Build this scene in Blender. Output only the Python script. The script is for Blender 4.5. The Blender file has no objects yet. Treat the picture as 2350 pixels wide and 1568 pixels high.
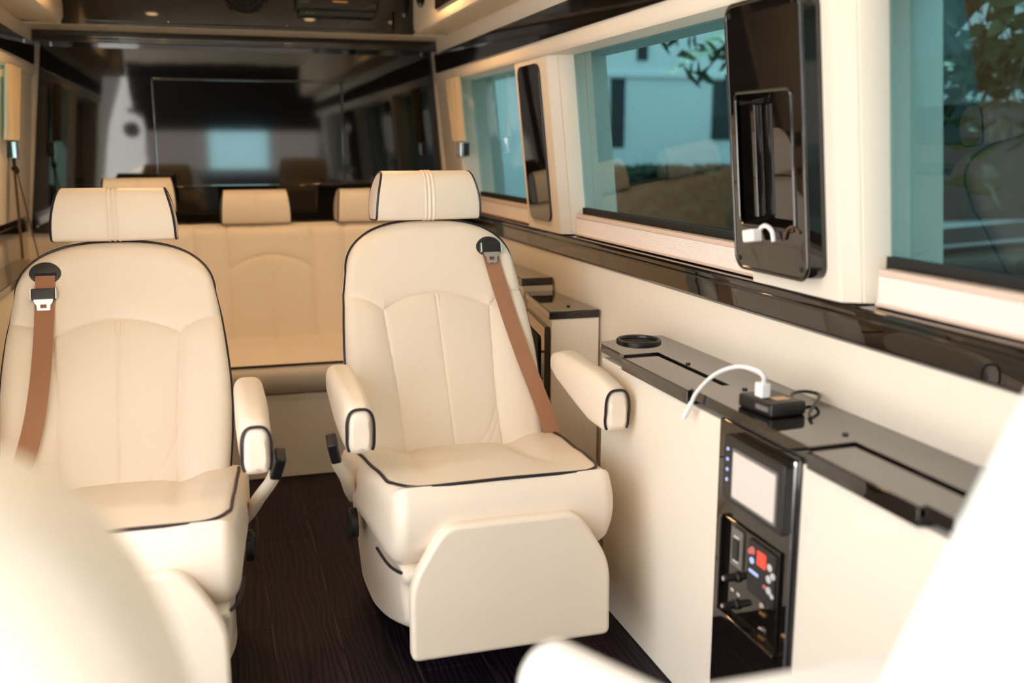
import bpy, bmesh, math, random
from mathutils import Vector, Matrix
random.seed(7)
R = math.radians
SC = bpy.context.scene
COL = SC.collection

# ------------------------------------------------------------------ camera
F_PX, VPX, VPY = 2285.0, 470.0, 338.0          # focal length and depth vanishing point in a 2350x1568 frame
PITCH = math.atan((784 - VPY) / F_PX)
YAW = math.atan((1175 - VPX) * math.cos(PITCH) / F_PX)
cam_data = bpy.data.cameras.new('camera')
cam = bpy.data.objects.new('camera', cam_data)
COL.objects.link(cam)
cam.location = (0, 0, 1.25)
cam.rotation_euler = (math.pi / 2 - PITCH, 0, -YAW)
cam_data.sensor_width = 36.0
cam_data.lens = 36.0 * F_PX / 2350.0
cam_data.clip_start = 0.02
cam_data.dof.use_dof = True
cam_data.dof.focus_distance = 2.72
cam_data.dof.aperture_fstop = 1.8
SC.camera = cam

# ------------------------------------------------------------------ world, sun, exposure
world = bpy.data.worlds.new('daylight')
SC.world = world
world.use_nodes = True
wn = world.node_tree
wn.nodes['Background'].inputs['Color'].default_value = (0.93, 0.96, 1.0, 1)
wn.nodes['Background'].inputs['Strength'].default_value = 2.8
sun_d = bpy.data.lights.new('sun', 'SUN')
sun_d.energy = 20.0
sun_d.angle = R(1.5)
sun_d.color = (1.0, 0.96, 0.9)
sun = bpy.data.objects.new('sun', sun_d)
COL.objects.link(sun)
sun.rotation_euler = Vector((0.45, -0.60, -0.80)).to_track_quat('-Z', 'Y').to_euler()


def portal(name, loc, direction, sx, sy):
    d = bpy.data.lights.new(name, 'AREA')
    d.shape = 'RECTANGLE'
    d.size, d.size_y = sx, sy
    d.cycles.is_portal = True
    o = bpy.data.objects.new(name, d)
    COL.objects.link(o)
    o.location = loc
    o.rotation_euler = Vector(direction).to_track_quat('-Z', 'Z').to_euler()


portal('door_daylight', (-0.86, 0.55, 0.85), (1, 0, 0), 2.6, 1.9)
portal('windscreen_daylight', (0.2, -1.75, 1.35), (0, 1, 0), 1.9, 1.0)
SC.view_settings.view_transform = 'Standard'
SC.view_settings.look = 'None'
SC.view_settings.gamma = 1.0
SC.view_settings.use_curve_mapping = False
SC.view_settings.exposure = 0.80
SC.cycles.diffuse_bounces = 8
SC.cycles.max_bounces = 14
SC.cycles.transparent_max_bounces = 16
SC.cycles.caustics_reflective = False
SC.cycles.caustics_refractive = False
SC.cycles.sample_clamp_indirect = 6.0


# ------------------------------------------------------------------ materials
def mat(name, col, rough=0.5, metal=0.0, coat=0.0, spec=0.5, bump=None, var=0.0, emit=None, estr=0.0):
    m = bpy.data.materials.new(name)
    m.use_nodes = True
    nt = m.node_tree
    b = nt.nodes['Principled BSDF']
    b.inputs['Base Color'].default_value = (*col, 1)
    b.inputs['Roughness'].default_value = rough
    b.inputs['Metallic'].default_value = metal
    b.inputs['Coat Weight'].default_value = coat
    b.inputs['Coat Roughness'].default_value = 0.03
    b.inputs['Specular IOR Level'].default_value = spec
    if emit:
        b.inputs['Emission Color'].default_value = (*emit, 1)
        b.inputs['Emission Strength'].default_value = estr
    tc = nt.nodes.new('ShaderNodeTexCoord')
    if bump:
        sc, st = bump
        n = nt.nodes.new('ShaderNodeTexNoise')
        n.inputs['Scale'].default_value = sc
        n.inputs['Detail'].default_value = 3
        nt.links.new(tc.outputs['Object'], n.inputs['Vector'])
        bp = nt.nodes.new('ShaderNodeBump')
        bp.inputs['Strength'].default_value = st
        bp.inputs['Distance'].default_value = 0.002
        nt.links.new(n.outputs['Fac'], bp.inputs['Height'])
        nt.links.new(bp.outputs['Normal'], b.inputs['Normal'])
    if var:
        n2 = nt.nodes.new('ShaderNodeTexNoise')
        n2.inputs['Scale'].default_value = 3.0
        nt.links.new(tc.outputs['Object'], n2.inputs['Vector'])
        mx = nt.nodes.new('ShaderNodeMix')
        mx.data_type = 'RGBA'
        mx.inputs[6].default_value = (*[c * (1 - var) for c in col], 1)
        mx.inputs[7].default_value = (*[min(1, c * (1 + var)) for c in col], 1)
        nt.links.new(n2.outputs['Fac'], mx.inputs[0])
        nt.links.new(mx.outputs[2], b.inputs['Base Color'])
    return m


CREAM = (0.81, 0.715, 0.60)
M = {}
M['leather'] = mat('cream_leather', CREAM, 0.42, bump=(420, 0.22), var=0.025)
M['panel'] = mat('cream_vinyl_panel', (0.86, 0.785, 0.675), 0.5, bump=(500, 0.15))
M['suede'] = mat('cream_headliner', (0.80, 0.71, 0.58), 0.9, bump=(900, 0.2))
M['piping'] = mat('dark_plum_piping', (0.012, 0.007, 0.014), 0.35)
M['gloss'] = mat('black_gloss_lacquer', (0.008, 0.006, 0.005), 0.03, spec=0.5, coat=0.6)
M['partition'] = mat('black_gloss_partition', (0.004, 0.004, 0.004), 0.04, spec=0.7, bump=(2.2, 0.25))
M['screen'] = mat('dark_screen_glass', (0.003, 0.003, 0.004), 0.05, spec=0.8)
M['blackplastic'] = mat('black_plastic', (0.012, 0.012, 0.014), 0.35)
M['blackmatte'] = mat('black_matte', (0.008, 0.008, 0.008), 0.8)
M['grille'] = mat('speaker_grille', (0.015, 0.015, 0.016), 0.5, metal=0.4)
M['chrome'] = mat('chrome', (0.8, 0.8, 0.82), 0.12, metal=1.0)
M['steel'] = mat('brushed_steel', (0.72, 0.70, 0.68), 0.3, metal=1.0)
M['belt'] = mat('brown_webbing', (0.36, 0.17, 0.09), 0.6, bump=(900, 0.5))
M['strap'] = mat('brown_cord', (0.10, 0.055, 0.03), 0.7)
M['curtain'] = mat('beige_curtain_cloth', (0.70, 0.56, 0.38), 0.9, bump=(700, 0.3))
M['shade_rail'] = mat('pinkish_shade_rail', (0.72, 0.56, 0.46), 0.5)
M['white'] = mat('white_plastic', (0.85, 0.85, 0.86), 0.35)
M['console_end'] = mat('grey_console_end', (0.30, 0.36, 0.38), 0.4)
M['greyplastic'] = mat('grey_plastic', (0.16, 0.15, 0.14), 0.35)
M['lcd'] = mat('pale_lcd', (0.55, 0.5, 0.46), 0.25, emit=(0.78, 0.70, 0.64), estr=0.16)
M['red_led'] = mat('red_display', (0.3, 0.01, 0.01), 0.3, emit=(1.0, 0.06, 0.03), estr=0.8)
M['blue_led'] = mat('blue_light', (0.2, 0.25, 0.5), 0.3, emit=(0.45, 0.55, 1.0), estr=0.5)
M['white_btn'] = mat('pale_button', (0.6, 0.6, 0.62), 0.4)
M['pink_btn'] = mat('pink_button', (0.6, 0.16, 0.15), 0.4)
M['brass'] = mat('brass', (0.55, 0.36, 0.16), 0.25, metal=1.0)
M['lamp'] = mat('warm_lamp', (1, 0.8, 0.5), 0.4, emit=(1.0, 0.62, 0.28), estr=9)
M['lens_ring'] = mat('lamp_ring', (0.7, 0.62, 0.5), 0.3, metal=0.8)


def floor_mat():
    m = mat('dark_wood_planks', (0.01, 0.008, 0.010), 0.5, spec=0.18)
    nt = m.node_tree
    b = nt.nodes['Principled BSDF']
    tc = nt.nodes.new('ShaderNodeTexCoord')
    mp = nt.nodes.new('ShaderNodeMapping')
    mp.inputs['Rotation'].default_value = (0, 0, R(90))
    mp.inputs['Location'].default_value = (0.35, 0.065, 0)
    nt.links.new(tc.outputs['Object'], mp.inputs['Vector'])
    br = nt.nodes.new('ShaderNodeTexBrick')
    br.inputs['Scale'].default_value = 1.0
    br.inputs['Brick Width'].default_value = 0.92
    br.inputs['Row Height'].default_value = 0.165
    br.inputs['Mortar Size'].default_value = 0.0010
    br.inputs['Color1'].default_value = (0.0065, 0.0042, 0.0075, 1)
    br.inputs['Color2'].default_value = (0.0125, 0.0085, 0.0135, 1)
    br.inputs['Mortar'].default_value = (0.055, 0.035, 0.03, 1)
    br.offset = 0.37
    nt.links.new(mp.outputs['Vector'], br.inputs['Vector'])
    # grain: wavy rings stretched along the plank
    mp2 = nt.nodes.new('ShaderNodeMapping')
    mp2.inputs['Scale'].default_value = (5.0, 0.7, 1)
    nt.links.new(tc.outputs['Object'], mp2.inputs['Vector'])
    wv = nt.nodes.new('ShaderNodeTexWave')
    wv.wave_type = 'BANDS'
    wv.inputs['Scale'].default_value = 4.0
    wv.inputs['Distortion'].default_value = 14.0
    wv.inputs['Detail'].default_value = 3
    wv.inputs['Detail Scale'].default_value = 0.8
    nt.links.new(mp2.outputs['Vector'], wv.inputs['Vector'])
    mx = nt.nodes.new('ShaderNodeMix')
    mx.data_type = 'RGBA'
    mx.blend_type = 'MULTIPLY'
    mx.inputs[0].default_value = 0.75
    rmp = nt.nodes.new('ShaderNodeValToRGB')
    rmp.color_ramp.elements[0].color = (0.3, 0.28, 0.3, 1)
    rmp.color_ramp.elements[1].color = (2.3, 2.0, 2.2, 1)
    nt.links.new(wv.outputs['Fac'], rmp.inputs['Fac'])
    nt.links.new(br.outputs['Color'], mx.inputs[6])
    nt.links.new(rmp.outputs['Color'], mx.inputs[7])
    nt.links.new(mx.outputs[2], b.inputs['Base Color'])
    bp = nt.nodes.new('ShaderNodeBump')
    bp.inputs['Strength'].default_value = 0.25
    bp.inputs['Distance'].default_value = 0.002
    nt.links.new(wv.outputs['Fac'], bp.inputs['Height'])
    nt.links.new(bp.outputs['Normal'], b.inputs['Normal'])
    return m


def glass_mat(name, tint):
    m = bpy.data.materials.new(name)
    m.use_nodes = True
    nt = m.node_tree
    nt.nodes.clear()
    out = nt.nodes.new('ShaderNodeOutputMaterial')
    tr = nt.nodes.new('ShaderNodeBsdfTransparent')
    tr.inputs['Color'].default_value = (*tint, 1)
    gl = nt.nodes.new('ShaderNodeBsdfGlossy')
    gl.inputs['Roughness'].default_value = 0.0
    gl.inputs['Color'].default_value = (1, 1, 1, 1)
    geo = nt.nodes.new('ShaderNodeNewGeometry')
    dot = nt.nodes.new('ShaderNodeVectorMath')
    dot.operation = 'DOT_PRODUCT'
    nt.links.new(geo.outputs['Incoming'], dot.inputs[0])
    nt.links.new(geo.outputs['Normal'], dot.inputs[1])

    def math_node(op, a=None, b=None):
        n = nt.nodes.new('ShaderNodeMath')
        n.operation = op
        for i, v in enumerate((a, b)):
            if v is None:
                continue
            if isinstance(v, (int, float)):
                n.inputs[i].default_value = v
            else:
                nt.links.new(v, n.inputs[i])
        return n.outputs[0]
    c = math_node('ABSOLUTE', dot.outputs['Value'])
    inv = math_node('SUBTRACT', 1.0, c)
    p5 = math_node('POWER', inv, 5.0)
    fr = math_node('MULTIPLY', p5, 0.95)
    fr = math_node('ADD', fr, 0.045)
    mx = nt.nodes.new('ShaderNodeMixShader')
    nt.links.new(fr, mx.inputs[0])
    nt.links.new(tr.outputs[0], mx.inputs[1])
    nt.links.new(gl.outputs[0], mx.inputs[2])
    nt.links.new(mx.outputs[0], out.inputs['Surface'])
    return m


M['floor'] = floor_mat()
M['glass'] = glass_mat('teal_tinted_glass', (0.32, 0.475, 0.49))


# ------------------------------------------------------------------ mesh helpers
class MB:
    """collects vertices and faces of ONE mesh"""
    def __init__(s):
        s.v, s.f = [], []

    def add(s, vs, fs):
        n = len(s.v)
        s.v += [tuple(p) for p in vs]
        s.f += [tuple(i + n for i in f) for f in fs]
        return s

    def box(s, x0, x1, y0, y1, z0, z1, bev=0.0, seg=3, fn=None):
        bm = bmesh.new()
        bmesh.ops.create_cube(bm, size=1)
        for v in bm.verts:
            v.co = ((x0 + x1) / 2 + v.co.x * (x1 - x0), (y0 + y1) / 2 + v.co.y * (y1 - y0), (z0 + z1) / 2 + v.co.z * (z1 - z0))
        if bev > 0:
            bmesh.ops.bevel(bm, geom=list(bm.edges), offset=bev, segments=seg, profile=0.5, affect='EDGES')
        return s.bm(bm, fn)

    def plate(s, outer, holes, a0, a1, fn):
        bm = bmesh.new()
        prev = None
        for lvl in (a0, a1):
            loops, eds = [], []
            for ring in [outer] + holes:
                vv = [bm.verts.new((p[0], p[1], lvl)) for p in ring]
                eds += [bm.edges.new((vv[i], vv[(i + 1) % len(vv)])) for i in range(len(vv))]
                loops.append(vv)
            bmesh.ops.triangle_fill(bm, use_beauty=True, use_dissolve=False, edges=eds)
            if prev:
                for A, B in zip(prev, loops):
                    for i in range(len(A)):
                        bm.faces.new((A[i], A[(i + 1) % len(A)], B[(i + 1) % len(B)], B[i]))
            prev = loops
        return s.bm(bm, lambda c: fn(c[0], c[1], c[2]))

    def bm(s, bm, fn=None):
        bm.verts.index_update()
        vs = [tuple(fn(v.co) if fn else v.co) for v in bm.verts]
        fs = [tuple(v.index for v in f.verts) for f in bm.faces]
        bm.free()
        return s.add(vs, fs)

    def prism(s, poly, a0, a1, fn, bev=0.0, seg=3):
        """polygon poly (p,q) extruded along a third axis from a0 to a1; fn(p,q,a)->xyz"""
        bm = bmesh.new()
        n = len(poly)
        A = [bm.verts.new((p[0], p[1], a0)) for p in poly]
        B = [bm.verts.new((p[0], p[1], a1)) for p in poly]
        bm.faces.new(A[::-1])
        bm.faces.new(B)
        for i in range(n):
            bm.faces.new((A[i], A[(i + 1) % n], B[(i + 1) % n], B[i]))
        bmesh.ops.recalc_face_normals(bm, faces=bm.faces)
        if bev > 0:
            es = [e for e in bm.edges if abs(e.verts[0].co.z - e.verts[1].co.z) < 1e-7 or e.calc_face_angle(0) > R(48)]
            bmesh.ops.bevel(bm, geom=es, offset=bev, segments=seg, profile=0.5, affect='EDGES')
        return s.bm(bm, lambda c: fn(c[0], c[1], c[2]))

    def grid(s, fn, nu, nv, cu=False, cv=False):
        vs = [fn(i / (nu if cu else nu - 1), j / (nv if cv else nv - 1)) for i in range(nu) for j in range(nv)]
        fs = []
        for i in range(nu if cu else nu - 1):
            for j in range(nv if cv else nv - 1):
                i2, j2 = (i + 1) % nu, (j + 1) % nv
                fs.append((i * nv + j, i2 * nv + j, i2 * nv + j2, i * nv + j2))
        return s.add(vs, fs)

    def tube(s, path, r, n=8, closed=False, caps=True):
        P = [Vector(p) for p in path]
        m = len(P)
        rings = []
        up = None
        for i in range(m):
            if closed:
                t = (P[(i + 1) % m] - P[i - 1])
            else:
                t = P[min(i + 1, m - 1)] - P[max(i - 1, 0)]
            t.normalize()
            if up is None:
                up = t.orthogonal().normalized()
            up = (up - t * up.dot(t))
            up = up.normalized() if up.length > 1e-6 else t.orthogonal().normalized()
            w = t.cross(up)
            rr = r(i / (m - 1)) if callable(r) else r
            rings.append([P[i] + (up * math.cos(2 * math.pi * k / n) + w * math.sin(2 * math.pi * k / n)) * rr for k in range(n)])
        vs = [p for ring in rings for p in ring]
        fs = []
        for i in range(m if closed else m - 1):
            for k in range(n):
                a, b = i * n + k, i * n + (k + 1) % n
                c, d = ((i + 1) % m) * n + (k + 1) % n, ((i + 1) % m) * n + k
                fs.append((a, b, c, d))
        if caps and not closed:
            fs.append(tuple(range(n))[::-1])
            fs.append(tuple((m - 1) * n + k for k in range(n)))
        return s.add(vs, fs)

    def lathe(s, prof, fn, n=32):
        """profile (r, h); fn(a, b, h) -> xyz"""
        vs, fs = [], []
        for (r, h) in prof:
            for k in range(n):
                a = 2 * math.pi * k / n
                vs.append(fn(r * math.cos(a), r * math.sin(a), h))
        for i in range(len(prof) - 1):
            for k in range(n):
                fs.append((i * n + k, i * n + (k + 1) % n, (i + 1) * n + (k + 1) % n, (i + 1) * n + k))
        fs.append(tuple(range(n))[::-1])
        fs.append(tuple((len(prof) - 1) * n + k for k in range(n)))
        return s.add(vs, fs)

    def build(s, name, m, parent=None, smooth=True, loc=None, weld=False):
        me = bpy.data.meshes.new(name)
        me.from_pydata(s.v, [], s.f)
        bm = bmesh.new()
        bm.from_mesh(me)
        if weld:
            bmesh.ops.remove_doubles(bm, verts=bm.verts, dist=1e-5)
        bmesh.ops.recalc_face_normals(bm, faces=bm.faces)
        bm.to_mesh(me)
        bm.free()
        if smooth:
            me.polygons.foreach_set('use_smooth', [True] * len(me.polygons))
            me.set_sharp_from_angle(angle=R(38))
        me.update()
        o = bpy.data.objects.new(name, me)
        o.data.materials.append(M[m] if isinstance(m, str) else m)
        COL.objects.link(o)
        if smooth and len(s.v) < 4000:
            w = o.modifiers.new('weighted_normals', 'WEIGHTED_NORMAL')
            w.keep_sharp = True
            w.weight = 80
        if parent:
            o.parent = parent
        if loc:
            o.location = loc
        return o


def tag(o, label=None, cat=None, group=None, kind=None):
    if label: o['label'] = label
    if cat: o['category'] = cat
    if group: o['group'] = group
    if kind: o['kind'] = kind
    return o


def thing(name, label, cat, loc=(0, 0, 0), rz=0, group=None):
    o = bpy.data.objects.new(name, None)
    o.empty_display_size = 0.1
    COL.objects.link(o)
    o.location = loc
    o.rotation_euler = (0, 0, rz)
    return tag(o, label, cat, group)


def struct(o):
    o['kind'] = 'structure'
    return o


def interp(tab, x):
    if x <= tab[0][0]: return tab[0][1]
    for (a, b), (c, d) in zip(tab, tab[1:]):
        if x <= c:
            t = (x - a) / (c - a)
            return b + (d - b) * t
    return tab[-1][1]


def sinterp(tab, x):
    """monotone-ish smooth interpolation (Catmull-Rom on the table)"""
    n = len(tab)
    if x <= tab[0][0]: return tab[0][1]
    if x >= tab[-1][0]: return tab[-1][1]
    for i in range(n - 1):
        if x <= tab[i + 1][0]:
            x0, y0 = tab[i]
            x1, y1 = tab[i + 1]
            h = x1 - x0
            t = (x - x0) / h
            m0 = (tab[i + 1][1] - tab[i - 1][1]) / (tab[i + 1][0] - tab[i - 1][0]) if i > 0 else (y1 - y0) / h
            m1 = (tab[i + 2][1] - tab[i][1]) / (tab[i + 2][0] - tab[i][0]) if i < n - 2 else (y1 - y0) / h
            return ((2 * t ** 3 - 3 * t * t + 1) * y0 + (t ** 3 - 2 * t * t + t) * h * m0 + (-2 * t ** 3 + 3 * t * t) * y1 + (t ** 3 - t * t) * h * m1)


def spline(pts, n=8, closed=False):
    P = [Vector(p) for p in pts]
    m = len(P)
    out = []
    for i in range(m if closed else m - 1):
        p0 = P[i - 1] if (closed or i > 0) else P[0] * 2 - P[1]
        p1, p2 = P[i], P[(i + 1) % m]
        p3 = P[(i + 2) % m] if (closed or i + 2 < m) else P[-1] * 2 - P[-2]
        for k in range(n):
            t = k / n
            out.append(0.5 * ((2 * p1) + (p2 - p0) * t + (2 * p0 - 5 * p1 + 4 * p2 - p3) * t * t + (3 * p1 - p0 - 3 * p2 + p3) * t ** 3))
    if not closed:
        out.append(P[-1])
    return out


def seg_dist(px, py, poly):
    best = 9.0
    for (ax, ay), (bx, by) in zip(poly, poly[1:]):
        dx, dy = bx - ax, by - ay
        L = dx * dx + dy * dy
        t = max(0, min(1, ((px - ax) * dx + (py - ay) * dy) / L)) if L else 0
        d = math.hypot(px - ax - t * dx, py - ay - t * dy)
        if d < best: best = d
    return best


def sm(x):
    x = max(0.0, min(1.0, x))
    return x * x * (3 - 2 * x)


def rrect(a0, a1, b0, b1, r, n=6):
    out = []
    for cx, cy, s in ((a1 - r, b1 - r, 0), (a0 + r, b1 - r, 90), (a0 + r, b0 + r, 180), (a1 - r, b0 + r, 270)):
        for k in range(n + 1):
            t = R(s + 90 * k / n)
            out.append((cx + r * math.cos(t), cy + r * math.sin(t)))
    return out


def text_mesh(txt, size, depth=0.0005):
    cu = bpy.data.curves.new('lettering', 'FONT')
    cu.body = txt
    cu.size = size
    cu.extrude = depth
    o = bpy.data.objects.new('lettering', cu)
    me = bpy.data.meshes.new_from_object(o)
    mb = MB()
    mb.v = [tuple(v.co) for v in me.vertices]
    mb.f = [tuple(p.vertices) for p in me.polygons]
    bpy.data.objects.remove(o)
    bpy.data.curves.remove(cu)
    bpy.data.meshes.remove(me)
    return mb


# ------------------------------------------------------------------ van shell
XC = 0.20                       # centre line of the van


def wx(z):                      # inner face of the leaning right wall above the belt line
    return 1.17 - 0.10 * (z - 0.955)


def mir(x, side):               # side +1 right, -1 left
    return x if side > 0 else 2 * XC - x


Y0, Y1 = -1.7, 4.95
struct(MB().box(-0.95, 1.35, Y0, Y1 + 0.1, -0.06, 0.0).build('floor', 'floor', smooth=False))
struct(MB().box(1.30, 1.35, Y0, Y1 + 0.1, 1.60, 2.05).build('wall_upper_right', 'panel', smooth=False))
struct(MB().box(-0.95, -0.90, 1.95, Y1 + 0.1, 1.60, 2.05).build('wall_upper_left', 'panel', smooth=False))
MB_roof = MB().add([(x, y, z) for z in (2.02, 2.08) for x, y in ((-0.68, Y0), (1.35, Y0), (1.35, Y1 + 0.1), (-0.95, Y1 + 0.1), (-0.95, -0.2), (-0.68, -0.2))],
                   [(5, 4, 3, 2, 1, 0), (6, 7, 8, 9, 10, 11)] + [(k, (k + 1) % 6, 6 + (k + 1) % 6, 6 + k) for k in range(6)])
struct(MB_roof.build('ceiling', 'suede', smooth=False))
# lower right wall, and lower left wall behind the sliding-door opening
wl = [(1.20, 0.0), (1.20, 0.60), (1.188, 0.88), (1.32, 0.88), (1.32, 0.0)]


def wall_low(side, y0, y1, name):
    m = MB().prism([(mir(x, side), z) for x, z in wl], y0, y1, lambda p, q, a: (p, a, q))
    return struct(m.build(name, 'panel'))


wall_low(1, Y0, Y1, 'wall_right')
wall_low(-1, 1.95, Y1, 'wall_left')
# belt trims (black gloss rail with a flat ledge)
bt = [(1.188, 0.872), (1.180, 0.882), (1.180, 0.938), (1.186, 0.948), (1.235, 0.952), (1.32, 0.952), (1.32, 0.872)]


def belt(side, y0, y1, name):
    m = MB().prism([(mir(x, side), z) for x, z in bt], y0, y1, lambda p, q, a: (p, a, q))
    m.box(*sorted((mir(1.172, side), mir(1.185, side))), y0, y1, 0.925, 0.931, 0.002)
    return struct(m.build(name, 'gloss'))


belt(1, Y0, Y1, 'trim_1')
belt(-1, 1.95, Y1, 'trim_2')


# headers above the windows with an inset black strip
def header(side, y0, y1, name, sname):
    o = 0.016
    zb, zt = 1.553, 1.752
    poly = [(wx(zb) - o + 0.012, zb - 0.0), (wx(zb) - o, zb + 0.012), (wx(zt) - o, zt), (wx(zt) + 0.3, zt), (1.32, zb)]
    m = MB().prism([(mir(x, side), z) for x, z in poly], y0, y1, lambda p, q, a: (p, a, q), bev=0.006)
    h = struct(m.build(name, 'panel'))
    s2 = MB().prism(rrect(y0 + 0.2 if y0 < 0 else y0 + 0.1, y1 - 0.07, 1.598, 1.688, 0.018), -0.002, 0.006,
                    lambda p, q, a: (mir(wx(q) - o - a, side), p, q), bev=0.0025)
    struct(s2.build(sname, 'gloss'))
    return h


header(1, Y0, 4.92, 'trim_3', 'trim_4')
header(-1, 1.95, 4.92, 'trim_5', 'trim_6')


# pillars between the windows: cream, leaning with the wall
def pillar(side, ring, name):
    """ring: list of (offset from wall face, y)"""
    zs = [0.953, 1.1, 1.3, 1.554]
    vs, fs = [], []
    n = len(ring)
    for z in zs:
        for (o, y) in ring:
            vs.append((mir(wx(z) + o, side), y, z))
    for i in range(len(zs) - 1):
        for k in range(n):
            fs.append((i * n + k, i * n + (k + 1) % n, (i + 1) * n + (k + 1) % n, (i + 1) * n + k))
    fs.append(tuple(range(n)))
    fs.append(tuple((len(zs) - 1) * n + k for k in range(n)))
    return struct(MB().add(vs, fs).build(name, 'panel'))


def ringpts(y0, y1):
    # rounded inner corners; y0 is the edge nearest the camera
    return [(0.20, y1), (0.004, y1), (0.0, y1 - 0.004), (0.0, y0 + 0.02), (0.004, y0 + 0.006), (0.014, y0), (0.03, y0 - 0.012), (0.034, y0 - 0.014),
            (0.0345, y0 - 0.010), (0.037, y0 - 0.017), (0.085, y0 - 0.04), (0.20, y0 - 0.04)]


pillar(1, ringpts(3.275, 3.64), 'trim_7')
pillar(1, ringpts(1.645, 1.985), 'trim_8')
pillar(1, [(0.20, 4.95), (0.0, 4.95), (0.0, 4.67), (0.01, 4.63), (0.085, 4.60), (0.20, 4.60)], 'trim_9')
pillar(1, ringpts(-0.45, -0.10), 'trim_10')
pillar(-1, [(0.20, 4.95), (0.0, 4.95), (0.0, 4.32), (0.01, 4.28), (0.085, 4.25), (0.20, 4.25)], 'trim_11')
pillar(-1, ringpts(3.275, 3.64), 'trim_12')
pillar(-1, [(0.20, 2.1), (0.0, 2.1), (0.0, 1.95), (0.20, 1.95)], 'trim_13')
# glass panes
pane = [(1.252, 0.953), (1.252 - 0.062, 1.60), (1.252 - 0.057, 1.60), (1.257, 0.953)]


def glazing(side, y0, y1, name):
    m = MB().prism([(mir(x, side), z) for x, z in pane], y0, y1, lambda p, q, a: (p, a, q))
    o = struct(m.build(name, 'glass', smooth=False))
    # black rubber edge of the pane
    s2 = MB()
    s2.prism([(mir(x, side), z) for x, z in ((1.240, 0.953), (1.236, 1.045), (1.252, 1.045), (1.256, 0.953))], y0, y1, lambda p, q, a: (p, a, q))
    s2.build('window_seal', 'blackmatte', o)
    return o


glazing(1, 3.58, 4.64, 'window_1')
glazing(1, 1.93, 3.26, 'window_2')
glazing(1, -0.16, 1.63, 'window_3')
glazing(1, -1.6, -0.45, 'window_4')
glazing(-1, 3.58, 4.30, 'window_5')
glazing(-1, 2.05, 3.26, 'window_6')


# rear wall (cream below) and black lacquered partition
struct(MB().box(-0.95, 1.35, 4.952, 5.04, 0.0, 2.05).build('wall_back', 'panel', smooth=False))
ppoly = [(1.148, 0.868), (1.076, 1.735), (-0.66, 1.735), (-0.768, 0.868)]
part = tag(MB().prism(ppoly, 4.925, 4.950, lambda p, q, a: (p, a, q), bev=0.004).build('media_partition', 'partition'),
           'large black glossy partition panel across the back of the van carrying the television', 'panel')
for (x, z) in ((-0.62, 1.69), (-0.74, 0.90), (1.10, 1.11), (1.10, 1.13), (1.03, 1.69)):
    MB().lathe([(0.005, 0), (0.005, 0.002), (0.003, 0.004)], lambda a, b, h, x=x, z=z: (x + a, 4.925 - h, z + b), 12).build('screw', 'chrome', part)
# roller blind housing above the partition
bl = MB().box(-0.70, 1.10, 4.80, 4.93, 1.694, 1.743, 0.005)
for zz in (1.705, 1.718):
    bl.box(-0.60, 1.02, 4.792, 4.801, zz, zz + 0.004, 0.001)
blind = tag(bl.build('blind_housing', 'gloss'), 'long black glossy blind housing under the rear overhead cabinet', 'blind housing')
MB().prism([(0.10, 1.703), (0.33, 1.703), (0.33, 1.728), (0.10, 1.728)], 4.786, 4.801, lambda p, q, a: (p, a, q), bev=0.002).build('vent', 'screen', blind)

# television
tv = thing('television', 'flat black television mounted on the glossy rear partition', 'television', (0.212, 4.924, 1.311))
W2, H2 = 0.428, 0.246
fr = MB()
fr.box(-W2, W2, -0.045, -0.005, -H2, H2, 0.006)
fr.build('back_shell', 'blackplastic', tv)
bz = MB()
for a0, a1, b0, b1 in ((-W2, W2, H2 - 0.012, H2), (-W2, W2, -H2, -H2 + 0.016), (-W2, -W2 + 0.012, -H2, H2), (W2 - 0.012, W2, -H2, H2)):
    bz.box(a0, a1, -0.054, -0.044, b0, b1, 0.003)
bz.build('bezel', 'gloss', tv)
MB().box(-W2 + 0.011, W2 - 0.011, -0.0485, -0.044, -H2 + 0.015, H2 - 0.011).build('screen', 'screen', tv, smooth=False)
for xx in (-0.33, 0.22):
    MB().box(xx - 0.012, xx + 0.012, -0.056, -0.0535, -H2 + 0.004, -H2 + 0.009, 0.001).build('badge', 'brass', tv)

# rear overhead cabinet
cb = thing('overhead_cabinet', 'black glossy overhead cabinet across the rear with a round speaker', 'cabinet', (0.195, 4.55, 1.742))
MB().box(-0.725, 0.725, 0.012, 0.40, 0.006, 0.27).build('body', 'gloss', cb, smooth=False)
MB().box(-0.725, 0.725, 0.0, 0.014, 0.0, 0.27, 0.003).build('front_frame', 'gloss', cb)
MB().box(-0.66, 0.645, -0.010, 0.001, 0.012, 0.262, 0.004).build('door', 'gloss', cb)
MB().box(-0.90, 0.93, 0.02, 0.25, -0.0005, 0.007, 0.002).build('soffit_strip', 'panel', cb)
for xx in (-0.31, 0.17):
    MB().lathe([(0.007, 0), (0.007, 0.004), (0.004, 0.012), (0.002, 0.014)], lambda a, b, h, xx=xx: (xx + a, -0.010 - h, 0.018 + b), 12).build('catch', 'chrome', cb)
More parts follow.
